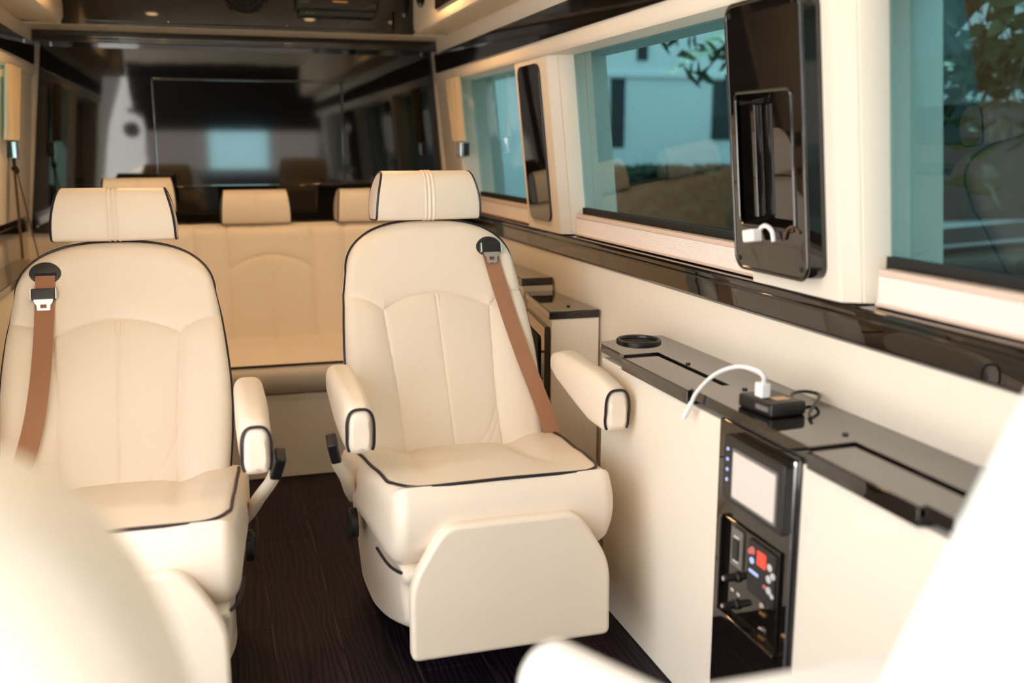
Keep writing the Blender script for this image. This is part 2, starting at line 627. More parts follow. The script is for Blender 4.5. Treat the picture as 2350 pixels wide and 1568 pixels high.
# speaker
sp = thing('round_speaker', 'round black speaker grille in the rear overhead cabinet front', 'speaker', (0.197, 4.5395, 1.896))
RS = 0.098
MB().lathe([(RS, 0), (RS, 0.004), (RS - 0.005, 0.009), (RS - 0.012, 0.006), (RS - 0.014, 0.0)], lambda a, b, h: (a, -h, b), 40).build('rim', 'gloss', sp)
MB().lathe([(RS - 0.014, 0.0), (RS - 0.016, 0.002), (0.03, -0.004 + 0.005), (0.005, 0.003)], lambda a, b, h: (a, -h, b), 40).build('cone', 'blackmatte', sp)
gr = MB()
for k in range(8):
    a = k * math.pi / 4 + 0.2
    gr.tube([(0.01 * math.cos(a), -0.007, 0.01 * math.sin(a)), ((RS - 0.01) * math.cos(a), -0.007, (RS - 0.01) * math.sin(a))], 0.0022, 6)
for rr in (0.025, 0.05, 0.07):
    gr.tube([(rr * math.cos(2 * math.pi * k / 40), -0.007, rr * math.sin(2 * math.pi * k / 40)) for k in range(40)], 0.0018, 6, closed=True)
gr.build('grille', 'grille', sp)
# disc player
dp = thing('disc_player', 'black disc player mounted on the rear overhead cabinet', 'disc player', (0.578, 4.5395, 1.80))
MB().box(-0.175, 0.175, -0.05, 0.0, 0.028, 0.085, 0.005).build('body', 'blackplastic', dp)
MB().box(-0.162, 0.162, -0.046, 0.0, 0.0, 0.0285, 0.005).build('lower_bay', 'blackplastic', dp)
MB().box(-0.17, 0.17, -0.0525, -0.049, 0.040, 0.070, 0.002).build('fascia', 'gloss', dp)
t = text_mesh('SONY', 0.014)
t.v = [(x - 0.155, -0.0527 - z, y + 0.052) for x, y, z in t.v]
t.build('lettering', 'greyplastic', dp, smooth=False)
MB().box(-0.02, 0.045, -0.0535, -0.0520, 0.058, 0.065, 0.001).build('display', 'brass', dp)
for k in range(2):
    MB().box(-0.135 + k * 0.02, -0.122 + k * 0.02, -0.0475, -0.0455, 0.010, 0.015, 0.0006).build('button', 'greyplastic', dp)


# side overhead lockers (cream, rounded lower edge)
def locker(side, y0, y1, name, label):
    def fn(p, q, a): return (mir(p, side), a, q)
    o = thing(name, label, 'overhead locker', (0, 0, 0))
    poly = [(0.925, 2.015), (0.918, 1.80), (0.920, 1.765), (0.930, 1.748), (0.948, 1.742), (1.115, 1.754), (1.15, 1.757), (1.15, 2.015)]
    MB().prism(poly, y0, y1, fn).build('body', 'suede', o)
    return o


lk = locker(1, -0.4, 4.548, 'side_locker', 'cream overhead locker above the right windows, with oval speaker')
MB().prism(rrect(3.66, 4.06, 1.787, 1.90, 0.012), 0.0, 0.012, lambda p, q, a: (0.919 - a, p, q), bev=0.003).build('door_panel', 'gloss', lk)
MB().lathe([(1.0, 0), (1.0, 0.4), (0.9, 0.8), (0.75, 1.0)], lambda a, b, h: (0.921 - 0.016 * h, 4.36 + a * 0.085, 1.905 + b * 0.07), 32).build('speaker_cover', 'gloss', lk)
locker(-1, 1.95, 4.548, 'side_locker', 'cream overhead locker above the left wall, smooth and plain')

# ceiling downlights, warm
for i, (x, y) in enumerate(((-0.25, 1.6), (0.65, 1.6), (-0.25, 2.7), (0.65, 2.7), (-0.25, 3.8), (0.65, 3.8))):
    dl = thing('ceiling_light', 'small round warm ceiling light, one of the ceiling rows', 'ceiling light', (x, y, 2.019), 0, 'warm ceiling downlights')
    MB().lathe([(0.042, 0), (0.042, 0.006), (0.034, 0.009)], lambda a, b, h: (a, b, -h), 24).build('ring', 'lens_ring', dl)
    MB().lathe([(0.030, 0.0085), (0.030, 0.0105), (0.024, 0.0125)], lambda a, b, h: (a, b, -h), 24).build('lens', 'lamp', dl)
    ld = bpy.data.lights.new('downlight_glow', 'SPOT')
    ld.energy = 0.8 if y < 2 else (3.0 if y < 3 else 14.0)
    ld.color = (1.0, 0.56, 0.22)
    ld.spot_size = R(150)
    ld.spot_blend = 0.6
    ld.shadow_soft_size = 0.03
    lo = bpy.data.objects.new('downlight_glow', ld)
    COL.objects.link(lo)
    lo.location = (0, 0, -0.02)
    lo.parent = dl


# ------------------------------------------------------------------ captain chairs
BACK_Y = [(0.30, 0.315), (0.42, 0.380), (0.55, 0.455), (0.70, 0.540), (0.83, 0.612), (0.93, 0.653), (1.0, 0.672), (1.05, 0.684)]
BACK_W = [(0.0, 0.232), (0.15, 0.256), (0.35, 0.272), (0.55, 0.277), (0.72, 0.272), (0.88, 0.262), (1.0, 0.250)]


def back_front(z):
    return sinterp(BACK_Y, z)


def back_pt(a, t, zb=0.34):
    """a -1..1 across, t 0..1 up: outline point (u, z)"""
    zt = 0.888 + 0.149 * (max(0.0, 1 - abs(a) ** 2.5)) ** (1 / 2.3)
    z = zb + t * (zt - zb)
    return a * sinterp(BACK_W, t), z


def arc(p0, p1, bulge, n=10):
    (x0, y0), (x1, y1) = p0, p1
    out = []
    for k in range(n + 1):
        t = k / n
        h = 4 * t * (1 - t) * bulge
        out.append((x0 + (x1 - x0) * t, y0 + (y1 - y0) * t + h))
    return out


def back_seams():
    ss = [[(0.0, 0.832), (0.0, 0.36)]]
    ss.append(arc((-0.157, 0.792), (0.157, 0.792), 0.042))
    for s in (-1, 1):
        ss.append([(s * 0.157, 0.792), (s * 0.150, 0.70), (s * 0.140, 0.58), (s * 0.137, 0.36)])
        ss.append([(s * 0.285, 0.832), (s * 0.235, 0.830), (s * 0.20, 0.822), (s * 0.175, 0.808), (s * 0.157, 0.792)])
    return ss


def make_back_mesh(nu=201, nv=231):
    seams = back_seams()
    side = [s for i, s in enumerate(seams) if i > 0]
    F = []
    for i in range(nu):
        a = -1 + 2 * i / (nu - 1)
        a = math.copysign(1 - (1 - abs(a)) ** 1.15, a)
        col = []
        for j in range(nv):
            t = 1 - (1 - j / (nv - 1)) ** 1.15
            u, z = back_pt(a, t)
            ed = min(1 - abs(a), (1 - t) * 1.9)          # distance-like to the outline
            roll = 0.034 * (1 - math.sqrt(max(0, 1 - (1 - min(1, ed / 0.13)) ** 2)))
            bol = 0.016 * sm((abs(u) - 0.12) / 0.09) * sm((0.90 - z) / 0.12)
            d1 = min(seg_dist(u, z, s) for s in side)
            d0 = seg_dist(u, z, seams[0])
            puff = 0.012 * (1 - math.exp(-d1 / 0.024)) + 0.0035 * (1 - math.exp(-d1 / 0.0035)) + 0.003 * (1 - math.exp(-d0 / 0.012)) + 0.002 * (1 - math.exp(-d0 / 0.003))
            wr = 0.004 * math.exp(-seg_dist(u, z, [(0.137, 0.53), (0.105, 0.47), (0.06, 0.43)]) / 0.006) + 0.003 * math.exp(-seg_dist(u, z, [(0.135, 0.49), (0.11, 0.45), (0.09, 0.42)]) / 0.005)
            y = back_front(z) + roll - bol - puff + 0.016 + wr
            col.append((u, y, z))
        F.append(col)
    vs = [p for c in F for p in c]
    fs = []
    for i in range(nu - 1):
        for j in range(nv - 1):
            fs.append((i * nv + j, (i + 1) * nv + j, (i + 1) * nv + j + 1, i * nv + j + 1))
    # outline -> rear shell
    per = [(0, j) for j in range(nv)] + [(i, nv - 1) for i in range(1, nu)] + [(nu - 1, j) for j in range(nv - 2, -1, -1)] + [(i, 0) for i in range(nu - 2, 0, -1)]
    base = len(vs)
    m = len(per)
    rings = ((0.03, 1.004, 0.0), (0.075, 0.995, 0.0), (0.105, 0.95, 0.004), (0.118, 0.85, 0.01))
    for (dy, sc, dz) in rings:
        for (i, j) in per:
            u, y, z = F[i][j]
            zc = 0.68
            vs.append((u * sc, y + dy * 1.0, zc + (z - zc) * sc - dz))
    idx0 = [i * nv + j for i, j in per]
    rows = [idx0] + [[base + r * m + k for k in range(m)] for r in range(len(rings))]
    for r in range(len(rows) - 1):
        for k in range(m):
            fs.append((rows[r][k], rows[r][(k + 1) % m], rows[r + 1][(k + 1) % m], rows[r + 1][k]))
    c = len(vs)
    vs.append((0, back_front(0.68) + 0.14, 0.68))
    for k in range(m):
        fs.append((rows[-1][k], rows[-1][(k + 1) % m], c))
    outline = [Vector(F[i][j]) for (i, j) in per if not (j == 0 and 0 < i < nu - 1)]
    return MB().add(vs, fs), outline


def stitch_pair(pts3, off, r=0.0012):
    m = MB()
    for s in (-off, off):
        m.tube([(p[0] + s, p[1], p[2]) for p in pts3], r, 5)
    return m


def cushion_half(y):                # half width of seat cushion top at local y
    return interp([(-0.12, 0.268), (0.1, 0.285), (0.35, 0.305), (0.5, 0.31)], y)


def make_cushion_mesh():
    # side profile of the cushion, closed loop of (y, z) starting at the rear bottom
    top_y0, top_y1 = -0.095, 0.44
    prof = []
    for k in range(5):
        prof.append((0.44 - 0.09 * k - 0.05, 0.300))
    prof += [(-0.02, 0.298), (-0.075, 0.308), (-0.105, 0.33), (-0.128, 0.37), (-0.136, 0.41), (-0.134, 0.45), (-0.124, 0.48), (-0.106, 0.503)]
    nt = 28
    for k in range(1, nt + 1):
        t = k / nt
        y = -0.106 + t * (0.44 + 0.106)
        z = 0.503 + 0.006 * math.sin(math.pi * min(1, t * 2)) - 0.078 * t
        prof.append((y, z))
    prof += [(0.455, 0.39), (0.455, 0.33)]
    n = len(prof)
    nu = 73
    vs, fs = [], []
    cy, cz = 0.16, 0.40
    seams = [[(-0.138, 0.5), (-0.142, 0.18), (-0.17, -0.2)], [(0.138, 0.5), (0.142, 0.18), (0.17, -0.2)]]
    for i in range(nu):
        a = -1 + 2 * i / (nu - 1)
        a = math.sin(a * math.pi / 2) * 0.35 + a * 0.65
        e = abs(a)
        k = math.sqrt(max(0.0, 1 - max(0.0, (e - 0.86) / 0.14) ** 2.2))
        for (y, z) in prof:
            hw = cushion_half(y)
            # the side wall: shrink profile towards its mid-height near the sides
            kk = 0.42 + 0.58 * k
            zz = cz + (z - cz) * kk
            yy = y if y > 0.2 else 0.2 + (y - 0.2) * (0.86 + 0.14 * k)
            u = a * hw
            if z > 0.41 and y > -0.10:
                d = min(seg_dist(u, y, s) for s in seams)
                puff = 0.012 * (1 - math.exp(-d / 0.03)) * sm((y + 0.02) / 0.15)
                zz += puff - 0.004 + 0.014 * sm((e - 0.5) / 0.2) * sm((y - 0.1) / 0.2) * k
            vs.append((u, yy, zz))
    for i in range(nu - 1):
        for k in range(n):
            fs.append((i * n + k, i * n + (k + 1) % n, (i + 1) * n + (k + 1) % n, (i + 1) * n + k))
    fs.append(tuple(range(n)))
    fs.append(tuple((nu - 1) * n + k for k in range(n)))
    return MB().add(vs, fs)


def headrest_mesh(w_top=0.136, w_bot=0.160, y0=0.0, z0=0.0, h=0.136, depth=0.115):
    """headrest with its front face at y=y0 (bottom) .. ; closed loft across u"""
    prof = [(0.022, -0.006), (0.006, -0.002), (0.0, 0.006), (-0.004, 0.03), (-0.003, 0.07), (0.006, 0.105), (0.018, 0.124), (0.036, 0.134), (0.06, 0.136),
            (0.085, 0.128), (0.103, 0.105), (0.110, 0.07), (0.108, 0.03), (0.10, 0.004), (0.085, -0.008)]
    pts = spline([(p[0] * depth / 0.115, p[1] * h / 0.136, 0) for p in prof], 4, closed=True)
    n = len(pts)
    nu = 121
    cy, cz = 0.055 * depth / 0.115, 0.065 * h / 0.136
    vs, fs = [], []
    for i in range(nu):
        a = -1 + 2 * i / (nu - 1)
        a = a * 0.7 + 0.3 * math.sin(a * math.pi / 2)
        e = abs(a)
        k = math.sqrt(max(0.0, 1 - max(0.0, (e - 0.93) / 0.07) ** 2)) * 0.16 + 0.84
        g = 0.0016 * math.exp(-((abs(a * w_bot) - 0.007) / 0.003) ** 2) - 0.0022 * (math.exp(-((abs(a * w_bot) - 0.0125) / 0.0022) ** 2) + math.exp(-(a * w_bot / 0.0025) ** 2))
        for p in pts:
            zz = cz + (p.y - cz) * k
            yy = cy + (p.x - cy) * k
            zr = max(0.0, min(1.0, p.y / h))
            hw = w_bot + (w_top - w_bot) * zr ** 2.2
            f = 1 if p.x < cy else 0
            nrm = Vector((p.x - cy, p.y - cz)).normalized()
            yy -= nrm.x * g
            zz -= nrm.y * g
            vs.append((a * hw, y0 + yy - 0.010 * (1 - a * a) * f, z0 + zz))
    for i in range(nu - 1):
        for k in range(n):
            fs.append((i * n + k, i * n + (k + 1) % n, (i + 1) * n + (k + 1) % n, (i + 1) * n + k))
    fs.append(tuple(range(n)))
    fs.append(tuple((nu - 1) * n + k for k in range(n)))
    side_loop = {}
    for s, i in ((-1, 2), (1, nu - 3)):
        side_loop[s] = [Vector(vs[i * n + k]) for k in range(n)]
    return MB().add(vs, fs), side_loop


def headrest_piping(lp, r=0.0035):
    return MB().tube(lp, r, 7, closed=True)


def armrest_mesh():
    # local: u centred on 0, y 0 (front) .. 0.44 (rear)
    secs = []
    ny = 40
    pts = []
    for i in range(ny):
        t = i / (ny - 1)
        y = -0.012 + 0.46 * t
        top = interp([(-0.012, 0.640), (0.0, 0.664), (0.02, 0.676), (0.10, 0.688), (0.25, 0.694), (0.36, 0.694), (0.43, 0.675), (0.448, 0.655)], y)
        bot = interp([(-0.012, 0.575), (0.0, 0.560), (0.02, 0.553), (0.12, 0.556), (0.25, 0.585), (0.36, 0.61), (0.43, 0.625), (0.448, 0.64)], y)
        w = interp([(-0.012, 0.018), (-0.006, 0.026), (0.005, 0.031), (0.03, 0.034), (0.2, 0.038), (0.36, 0.036), (0.43, 0.026), (0.448, 0.012)], y)
        ring = []
        n = 36
        for k in range(n):
            an = 2 * math.pi * k / n
            c, s_ = math.cos(an), math.sin(an)
            ex = 0.62 if s_ > 0 else 0.42
            cx = math.copysign(abs(c) ** ex, c)
            cz = math.copysign(abs(s_) ** (0.75 if s_ > 0 else 0.5), s_)
            ring.append((w * cx, y, (top + bot) / 2 + (top - bot) / 2 * cz))
        pts.append(ring)
    vs = [p for r in pts for p in r]
    n = 36
    fs = []
    for i in range(ny - 1):
        for k in range(n):
            fs.append((i * n + k, i * n + (k + 1) % n, (i + 1) * n + (k + 1) % n, (i + 1) * n + k))
    fs.append(tuple(range(n)))
    fs.append(tuple((ny - 1) * n + k for k in range(n)))
    ring = pts[1]
    full = [Vector((p[0] * 1.10, -0.0045 + (0.004 if p[2] < 0.60 else 0), p[2] + (0.0015 if p[2] > 0.62 else -0.0005))) for p in pts[1]]
    k0 = 31                                   # start on the underside and run over the top: an inverted U
    pipe = [full[(k0 + k) % 36] for k in range(29)]
    return MB().add(vs, fs), pipe


def base_mesh():
    # skirt of the pedestal: side silhouette polygon (y,z), lofted across u with a rounded front
    poly = [(-0.085, 0.315), (-0.09, 0.25), (-0.085, 0.16), (0.0, 0.115), (0.16, 0.065), (0.34, 0.035), (0.50, 0.03), (0.52, 0.06), (0.51, 0.20), (0.49, 0.315)]
    P = spline([(p[0], p[1], 0) for p in poly], 4, closed=True)
    nu, n = 41, len(P)
    vs, fs = [], []
    for i in range(nu):
        a = -1 + 2 * i / (nu - 1)
        a = 0.5 * a + 0.5 * math.sin(a * math.pi / 2)
        k = math.sqrt(max(0.0, 1 - max(0.0, (abs(a) - 0.8) / 0.2) ** 2)) * 0.12 + 0.88
        for p in P:
            cy, cz = 0.22, 0.2
            hw = 0.245 + 0.03 * sm((p.x + 0.1) / 0.4)
            vs.append((a * hw * (0.93 + 0.07 * sm(p.y / 0.3)), cy + (p.x - cy) * k, cz + (p.y - cz) * k))
    for i in range(nu - 1):
        for k in range(n):
            fs.append((i * n + k, i * n + (k + 1) % n, (i + 1) * n + (k + 1) % n, (i + 1) * n + k))
    fs.append(tuple(range(n)))
    fs.append(tuple((nu - 1) * n + k for k in range(n)))
    return MB().add(vs, fs)


def footrest_mesh():
    pl = [(-0.238, 0.112), (-0.238, 0.295), (-0.185, 0.385), (-0.152, 0.425), (0.152, 0.425), (0.185, 0.385), (0.238, 0.295), (0.238, 0.112)]
    # round the outline corners
    out = []
    n = len(pl)
    rad = [0.018, 0.045, 0.022, 0.028, 0.028, 0.022, 0.045, 0.018]
    for i in range(n):
        p0, p1, p2 = Vector(pl[i - 1]), Vector(pl[i]), Vector(pl[(i + 1) % n])
        a = p1 + (p0 - p1).normalized() * rad[i]
        b = p1 + (p2 - p1).normalized() * rad[i]
        for k in range(6):
            t = k / 5
            out.append(tuple((1 - t) ** 2 * a + 2 * t * (1 - t) * p1 + t * t * b))
    return MB().prism(out, -0.168, -0.128, lambda p, q, a: (p, a + 0.10 * (q - 0.27) * 0.25, q), bev=0.012, seg=4)


BACK_MB, BACK_OUT = make_back_mesh()
HR_MB, HR_LOOP = headrest_mesh()
ARM_MB, ARM_PIPE = armrest_mesh()
PROTO = {}


def chair_part(key, maker, name, m, parent, loc=(0, 0, 0), rot=(0, 0, 0)):
    """first call builds the mesh, later calls copy the object (shared mesh)"""
    if key not in PROTO:
        PROTO[key] = maker().build(name, m)
        o = PROTO[key]
    else:
        o = PROTO[key].copy()
        COL.objects.link(o)
    o.parent = parent
    o.location = loc
    o.rotation_euler = rot
    return o


def cushion_top(u, y):
    e = abs(u) / cushion_half(y)
    k = math.sqrt(max(0.0, 1 - max(0.0, (e - 0.86) / 0.14) ** 2.2))
    t = (y + 0.106) / 0.546
    z = 0.503 + 0.006 * math.sin(math.pi * min(1, max(0, t * 2))) - 0.078 * max(0, t)
    zz = 0.40 + (z - 0.40) * (0.42 + 0.58 * k)
    seams = [[(-0.138, 0.5), (-0.142, 0.18), (-0.17, -0.2)], [(0.138, 0.5), (0.142, 0.18), (0.17, -0.2)]]
    d = min(seg_dist(u, y, q) for q in seams)
    zz += 0.012 * (1 - math.exp(-d / 0.03)) * sm((y + 0.02) / 0.15) - 0.004 + 0.014 * sm((e - 0.5) / 0.2) * sm((y - 0.1) / 0.2) * k
    return zz


def captain_chair(loc, s, label, drop, belt_pts, hr_rot=0.0, recl=0.0):
    """s = +1: belt on the right shoulder, buckle on the left; -1 mirrored"""
    c = thing('captain_chair', label, 'chair', loc, 0, None)
    cu = chair_part('cushion', make_cushion_mesh, 'seat_cushion', 'leather', c)
    PIV = Vector((0, 0.36, 0.38))
    RX = Matrix.Rotation(-recl, 3, 'X')

    def T(p): return PIV + RX @ (Vector(p) - PIV)
    bk = chair_part('back', lambda: BACK_MB, 'backrest', 'leather', c, T((0, 0, 0)), (-recl, 0, 0))
    hr = chair_part('headrest', lambda: HR_MB, 'headrest', 'leather', c, T((0, 0.682, 1.046)), (-recl * 0.5, 0, hr_rot))
    for sg in (-1, 1):
        chair_part(('hr_pipe', sg), lambda: headrest_piping(HR_LOOP[sg]), 'piping', 'piping', hr)
    chair_part('back_pipe', lambda: MB().tube([(p.x * 1.004, p.y + 0.004, p.z + (0.002 if p.z > 0.8 else 0)) for p in BACK_OUT], 0.0042, 8), 'piping', 'piping', bk)

    def backstitch():
        pts = [(0, back_front(z) - 0.0155 + 0.016, z) for z in [0.40 + 0.43 * k / 30 for k in range(31)]]
        return pts
    for sg in (-1, 1):
        chair_part(('back_stitch', sg), lambda: MB().tube([(p[0] + sg * 0.0065, p[1], p[2]) for p in backstitch()], 0.0011, 5), 'stitching', 'leather', bk)

    def cpipe():
        path = []
        for y in (0.40, 0.35, 0.3, 0.25, 0.2, 0.15, 0.1, 0.05, 0.0):
            u = -cushion_half(y) * 0.925
            path.append((u, y, cushion_top(u, y) + 0.0015))
        for (u, y) in ((-0.248, -0.035), (-0.238, -0.065), (-0.222, -0.086), (-0.195, -0.100)):
            path.append((u, y, cushion_top(u, max(y, -0.098)) + 0.0015))
        path += [(-0.15, -0.1045, 0.5015), (-0.08, -0.1065, 0.503), (0, -0.107, 0.504)]
        half = [(-x, y, z) for x, y, z in path[:-1]]
        return MB().tube(spline(path + half[::-1], 5), 0.0042, 8)
    chair_part('cushion_pipe', cpipe, 'piping', 'piping', cu)
    for sg in (-1, 1):
        ar = chair_part('arm', lambda: ARM_MB, 'armrest', 'leather', c, (sg * 0.316, 0, 0), (0, 0, 0))
        chair_part('arm_pipe', lambda: MB().tube(ARM_PIPE, 0.0035, 7), 'piping', 'piping', ar)
    chair_part('foot', footrest_mesh, 'footrest', 'leather', c)
    sk = chair_part('base', base_mesh, 'base_skirt', 'leather', c)

    def skpipe(q):
        return MB().tube(spline([(q * 0.276, 0.06, 0.300), (q * 0.266, -0.03, 0.297), (q * 0.250, -0.075, 0.294), (q * 0.222, -0.108, 0.290), (q * 0.214, -0.113, 0.262)], 5), 0.004, 7)
    for sg in (-1, 1):
        chair_part(('skirt_pipe', sg), lambda: skpipe(sg), 'piping', 'piping', sk)
    chair_part('pedestal', lambda: MB().box(-0.17, 0.17, 0.10, 0.44, 0.0, 0.12, 0.01), 'pedestal', 'blackmatte', c)
    # buckle on a cream sleeved stalk, on the inboard side
    q = -s
    st = MB()
    path = spline([(q * 0.288, 0.36, 0.33), (q * 0.305, 0.30, 0.37), (q * 0.325, 0.22, 0.43), (q * 0.35, 0.16, 0.485), (q * 0.360, 0.13, 0.52)], 6)
    st.tube(path, lambda t: 0.019 - 0.005 * t, 10)
    st.build('buckle_stalk', 'leather', c)
    b0, b1 = Vector((q * 0.358, 0.135, 0.512)), Vector((q * 0.372, 0.095, 0.572))
    d = (b1 - b0).normalized()
    side = Vector((q, 0, 0)).cross(d).normalized()
    nn = d.cross(side)
    MB().box(-0.013, 0.013, -0.021, 0.021, 0, 0.072, 0.006, 3, fn=lambda p: b0 + nn * p.x + side * p.y + d * p.z).build('buckle', 'blackplastic', c)
    # round recline knob on the inboard side of the frame
    MB().lathe([(0.040, 0), (0.040, 0.018), (0.030, 0.024)], lambda a, b, h: (q * (0.288 + h), 0.32 + a, 0.27 + b), 24).build('recline_knob', 'blackplastic', c)
    # belt outlet in the backrest
    def onback(u, z, off):
        ti = (z - 0.34) / (0.888 - 0.34)
        bol = 0.016 * sm((abs(u) - 0.12) / 0.09) * sm((0.90 - z) / 0.12)
        return Vector((u, back_front(z) - bol + 0.004 - off, z))
    uo, zo = s * 0.172, 0.958
    ez = Vector((0, back_front(0.99) - back_front(0.93), 0.06)).normalized()
    nrm = Vector((1, 0, 0)).cross(ez)              # points towards -y
    if nrm.y > 0: nrm = -nrm
    oc = onback(uo, zo, 0.002)
    MB().lathe([(1.0, -0.006), (1.0, 0.004), (0.93, 0.008), (0.5, 0.010), (0.1, 0.010)],
               lambda a, b, h: oc + Vector((1, 0, 0)) * a * 0.040 + ez * b * 0.031 + nrm * h, 40).build('belt_outlet', 'blackplastic', bk)
    slot = MB().box(-0.026, 0.026, -0.004, 0.004, 0.0085, 0.0115, 0.001, 2, fn=lambda p: oc + Vector((1, 0, 0)) * p.x + ez * (p.y - 0.004) + nrm * p.z)
    slot.build('outlet_slot', 'blackmatte', bk)
    # webbing
    P = []
    for (u, z, off) in belt_pts:
        P.append(T(onback(s * u, z, off)))
    P = spline(P, 6)
    wb = MB()
    vs, fs = [], []
    n = len(P)
    for i, p in enumerate(P):
        tdir = (P[min(i + 1, n - 1)] - P[max(i - 1, 0)]).normalized()
        wdir = Vector((0, -1, 0.35)).cross(tdir)
        tt = i / (n - 1)
        tw = sm((tt - 0.72) / 0.28)
        wdir = (wdir.normalized() * (1 - tw * 0.7) + Vector((0, 1, 0)) * tw * 0.8 * (1 if wdir.x < 0 else -1) * (1 if True else 0)).normalized()
        th = Vector(tdir.cross(wdir)).normalized() * 0.0009
        hw = 0.0235
        vs += [p - wdir * hw - th, p + wdir * hw - th, p + wdir * hw + th, p - wdir * hw + th]
    for i in range(n - 1):
        for k in range(4):
            fs.append((i * 4 + k, i * 4 + (k + 1) % 4, (i + 1) * 4 + (k + 1) % 4, (i + 1) * 4 + k))
    fs += [(0, 1, 2, 3), ((n - 1) * 4, (n - 1) * 4 + 1, (n - 1) * 4 + 2, (n - 1) * 4 + 3)]
    wb.add(vs, fs)
    web = wb.build('belt_webbing', 'belt', c)
    # black belt stop and steel tongue
    zt = zo - drop
    ut = uo + s * 0.004
    tc = T(onback(ut, zt, 0.020))
    ez, nrm = RX @ ez, RX @ nrm
    X = Vector((1, 0, 0))
    MB().box(-0.029, 0.029, -0.0145, 0.0145, -0.007, 0.007, 0.003, 2, fn=lambda p: tc + X * p.x + ez * p.y + nrm * p.z).build('belt_stop', 'blackplastic', c)
    clip = MB()
    for sx in (-1, 1):
        clip.box(sx * 0.0305 - 0.0018, sx * 0.0305 + 0.0018, -0.014, 0.014, -0.008, 0.0085, 0.001, 2, fn=lambda p: tc + X * p.x + ez * p.y + nrm * p.z)
    # steel plate with a square slot, hanging below the stop
    outer = [(-0.024, -0.012), (0.024, -0.012), (0.021, -0.024), (0.0165, -0.030), (0.0155, -0.044), (0.008, -0.048), (0.004, -0.0455), (-0.004, -0.0455), (-0.008, -0.048), (-0.0155, -0.044), (-0.0165, -0.030), (-0.021, -0.024)]
    hole = [(-0.0075, -0.028), (0.0075, -0.028), (0.0075, -0.038), (-0.0075, -0.038)]
    bm = bmesh.new()
    for lvl in (0.0, 0.0025):
        vo = [bm.verts.new((p[0], p[1], lvl)) for p in outer]
        vh = [bm.verts.new((p[0], p[1], lvl)) for p in hole]
        eds = []
        for lst in (vo, vh):
            for i in range(len(lst)):
                eds.append(bm.edges.new((lst[i], lst[(i + 1) % len(lst)])))
        bmesh.ops.triangle_fill(bm, use_beauty=True, use_dissolve=False, edges=eds)
        if lvl == 0.0:
            lo = (vo, vh)
        else:
            for A, B in zip(lo, (vo, vh)):
                for i in range(len(A)):
                    bm.faces.new((A[i], A[(i + 1) % len(A)], B[(i + 1) % len(B)], B[i]))
    clip.bm(bm, lambda p: tc + X * p.x + ez * p.y + nrm * (p.z + 0.002))
    clip.build('belt_tongue', 'steel', c, smooth=False)
    return c


captain_chair((0.62, 2.20, 0), 1, 'cream leather captain chair beside the console, footrest fully visible, belt on its right shoulder', 0.0,
              [(0.172, 0.955, 0.012), (0.178, 0.92, 0.014), (0.190, 0.86, 0.012), (0.206, 0.76, 0.016), (0.228, 0.66, 0.020), (0.253, 0.56, 0.024), (0.270, 0.49, 0.026), (0.280, 0.43, 0.016), (0.284, 0.39, 0.004)], R(3))
captain_chair((-0.246, 2.12, 0), -1, 'cream leather captain chair at the left side, lower part hidden by the blurred front seat', 0.052,
              [(0.172, 0.955, 0.012), (0.172, 0.93, 0.018), (0.174, 0.88, 0.016), (0.176, 0.78, 0.016), (0.182, 0.68, 0.020), (0.195, 0.58, 0.025), (0.222, 0.48, 0.03), (0.25, 0.40, 0.04)], R(-1), R(6.0))

# ------------------------------------------------------------------ rear bench
bn = thing('rear_bench', 'long cream leather bench with three headrests in front of the rear partition', 'bench', (0.25, 4.0, 0))
BX = 0.80


def bench_back():
    nu, nv = 241, 71
    sx = []
    for cxx in (-0.5, 0.0, 0.5):
        sx += [cxx - 0.18, cxx + 0.18]
    vs, fs = [], []
    for i in range(nu):
        x = -BX + 2 * BX * i / (nu - 1)
        for j in range(nv):
            t = j / (nv - 1)
            z = 0.40 + 0.525 * t
            y = 0.392 + (z - 0.44) * 0.19
            d = min(abs(x - s) for s in sx)
            puff = 0.013 * (1 - math.exp(-d / 0.016))
            for cxx in (-0.5, 0.0, 0.5):
                if abs(x - cxx) < 0.18:
                    dd = seg_dist(x, z, arc((cxx - 0.18, 0.728), (cxx + 0.18, 0.728), 0.062))
                    puff -= 0.008 * math.exp(-dd / 0.008)
                    if z < 0.79:
                        puff -= 0.005 * math.exp(-abs(x - cxx) / 0.006)
            roll = 0.05 * (1 - math.sqrt(max(0, 1 - max(0, (t - 0.9) / 0.1) ** 2)))
            vs.append((x, y - puff + roll, z))
    for i in range(nu - 1):
        for j in range(nv - 1):
            fs.append((i * nv + j, (i + 1) * nv + j, (i + 1) * nv + j + 1, i * nv + j + 1))
    b = len(vs)
    for i in (0, nu - 1):
        pass
    # rear box
    per = [(0, j) for j in range(nv)] + [(i, nv - 1) for i in range(1, nu)] + [(nu - 1, j) for j in range(nv - 2, -1, -1)] + [(i, 0) for i in range(nu - 2, 0, -1)]
    m = len(per)
    for (i, j) in per:
        x, y, z = vs[i * nv + j]
        vs.append((x, 0.60, z))
    for k in range(m):
        i, j = per[k]
        i2, j2 = per[(k + 1) % m]
        fs.append((i * nv + j, i2 * nv + j2, b + (k + 1) % m, b + k))
    fs.append(tuple(b + k for k in range(m)))
    return MB().add(vs, fs)


bb = bench_back().build('backrest', 'leather', bn)
MB().tube([(-BX + 2 * BX * k / 60, 0.392 + 0.485 * 0.19 + 0.036, 0.927 + 0.0015 * math.sin(k * 0.7)) for k in range(61)], 0.0045, 7).build('piping', 'piping', bb)


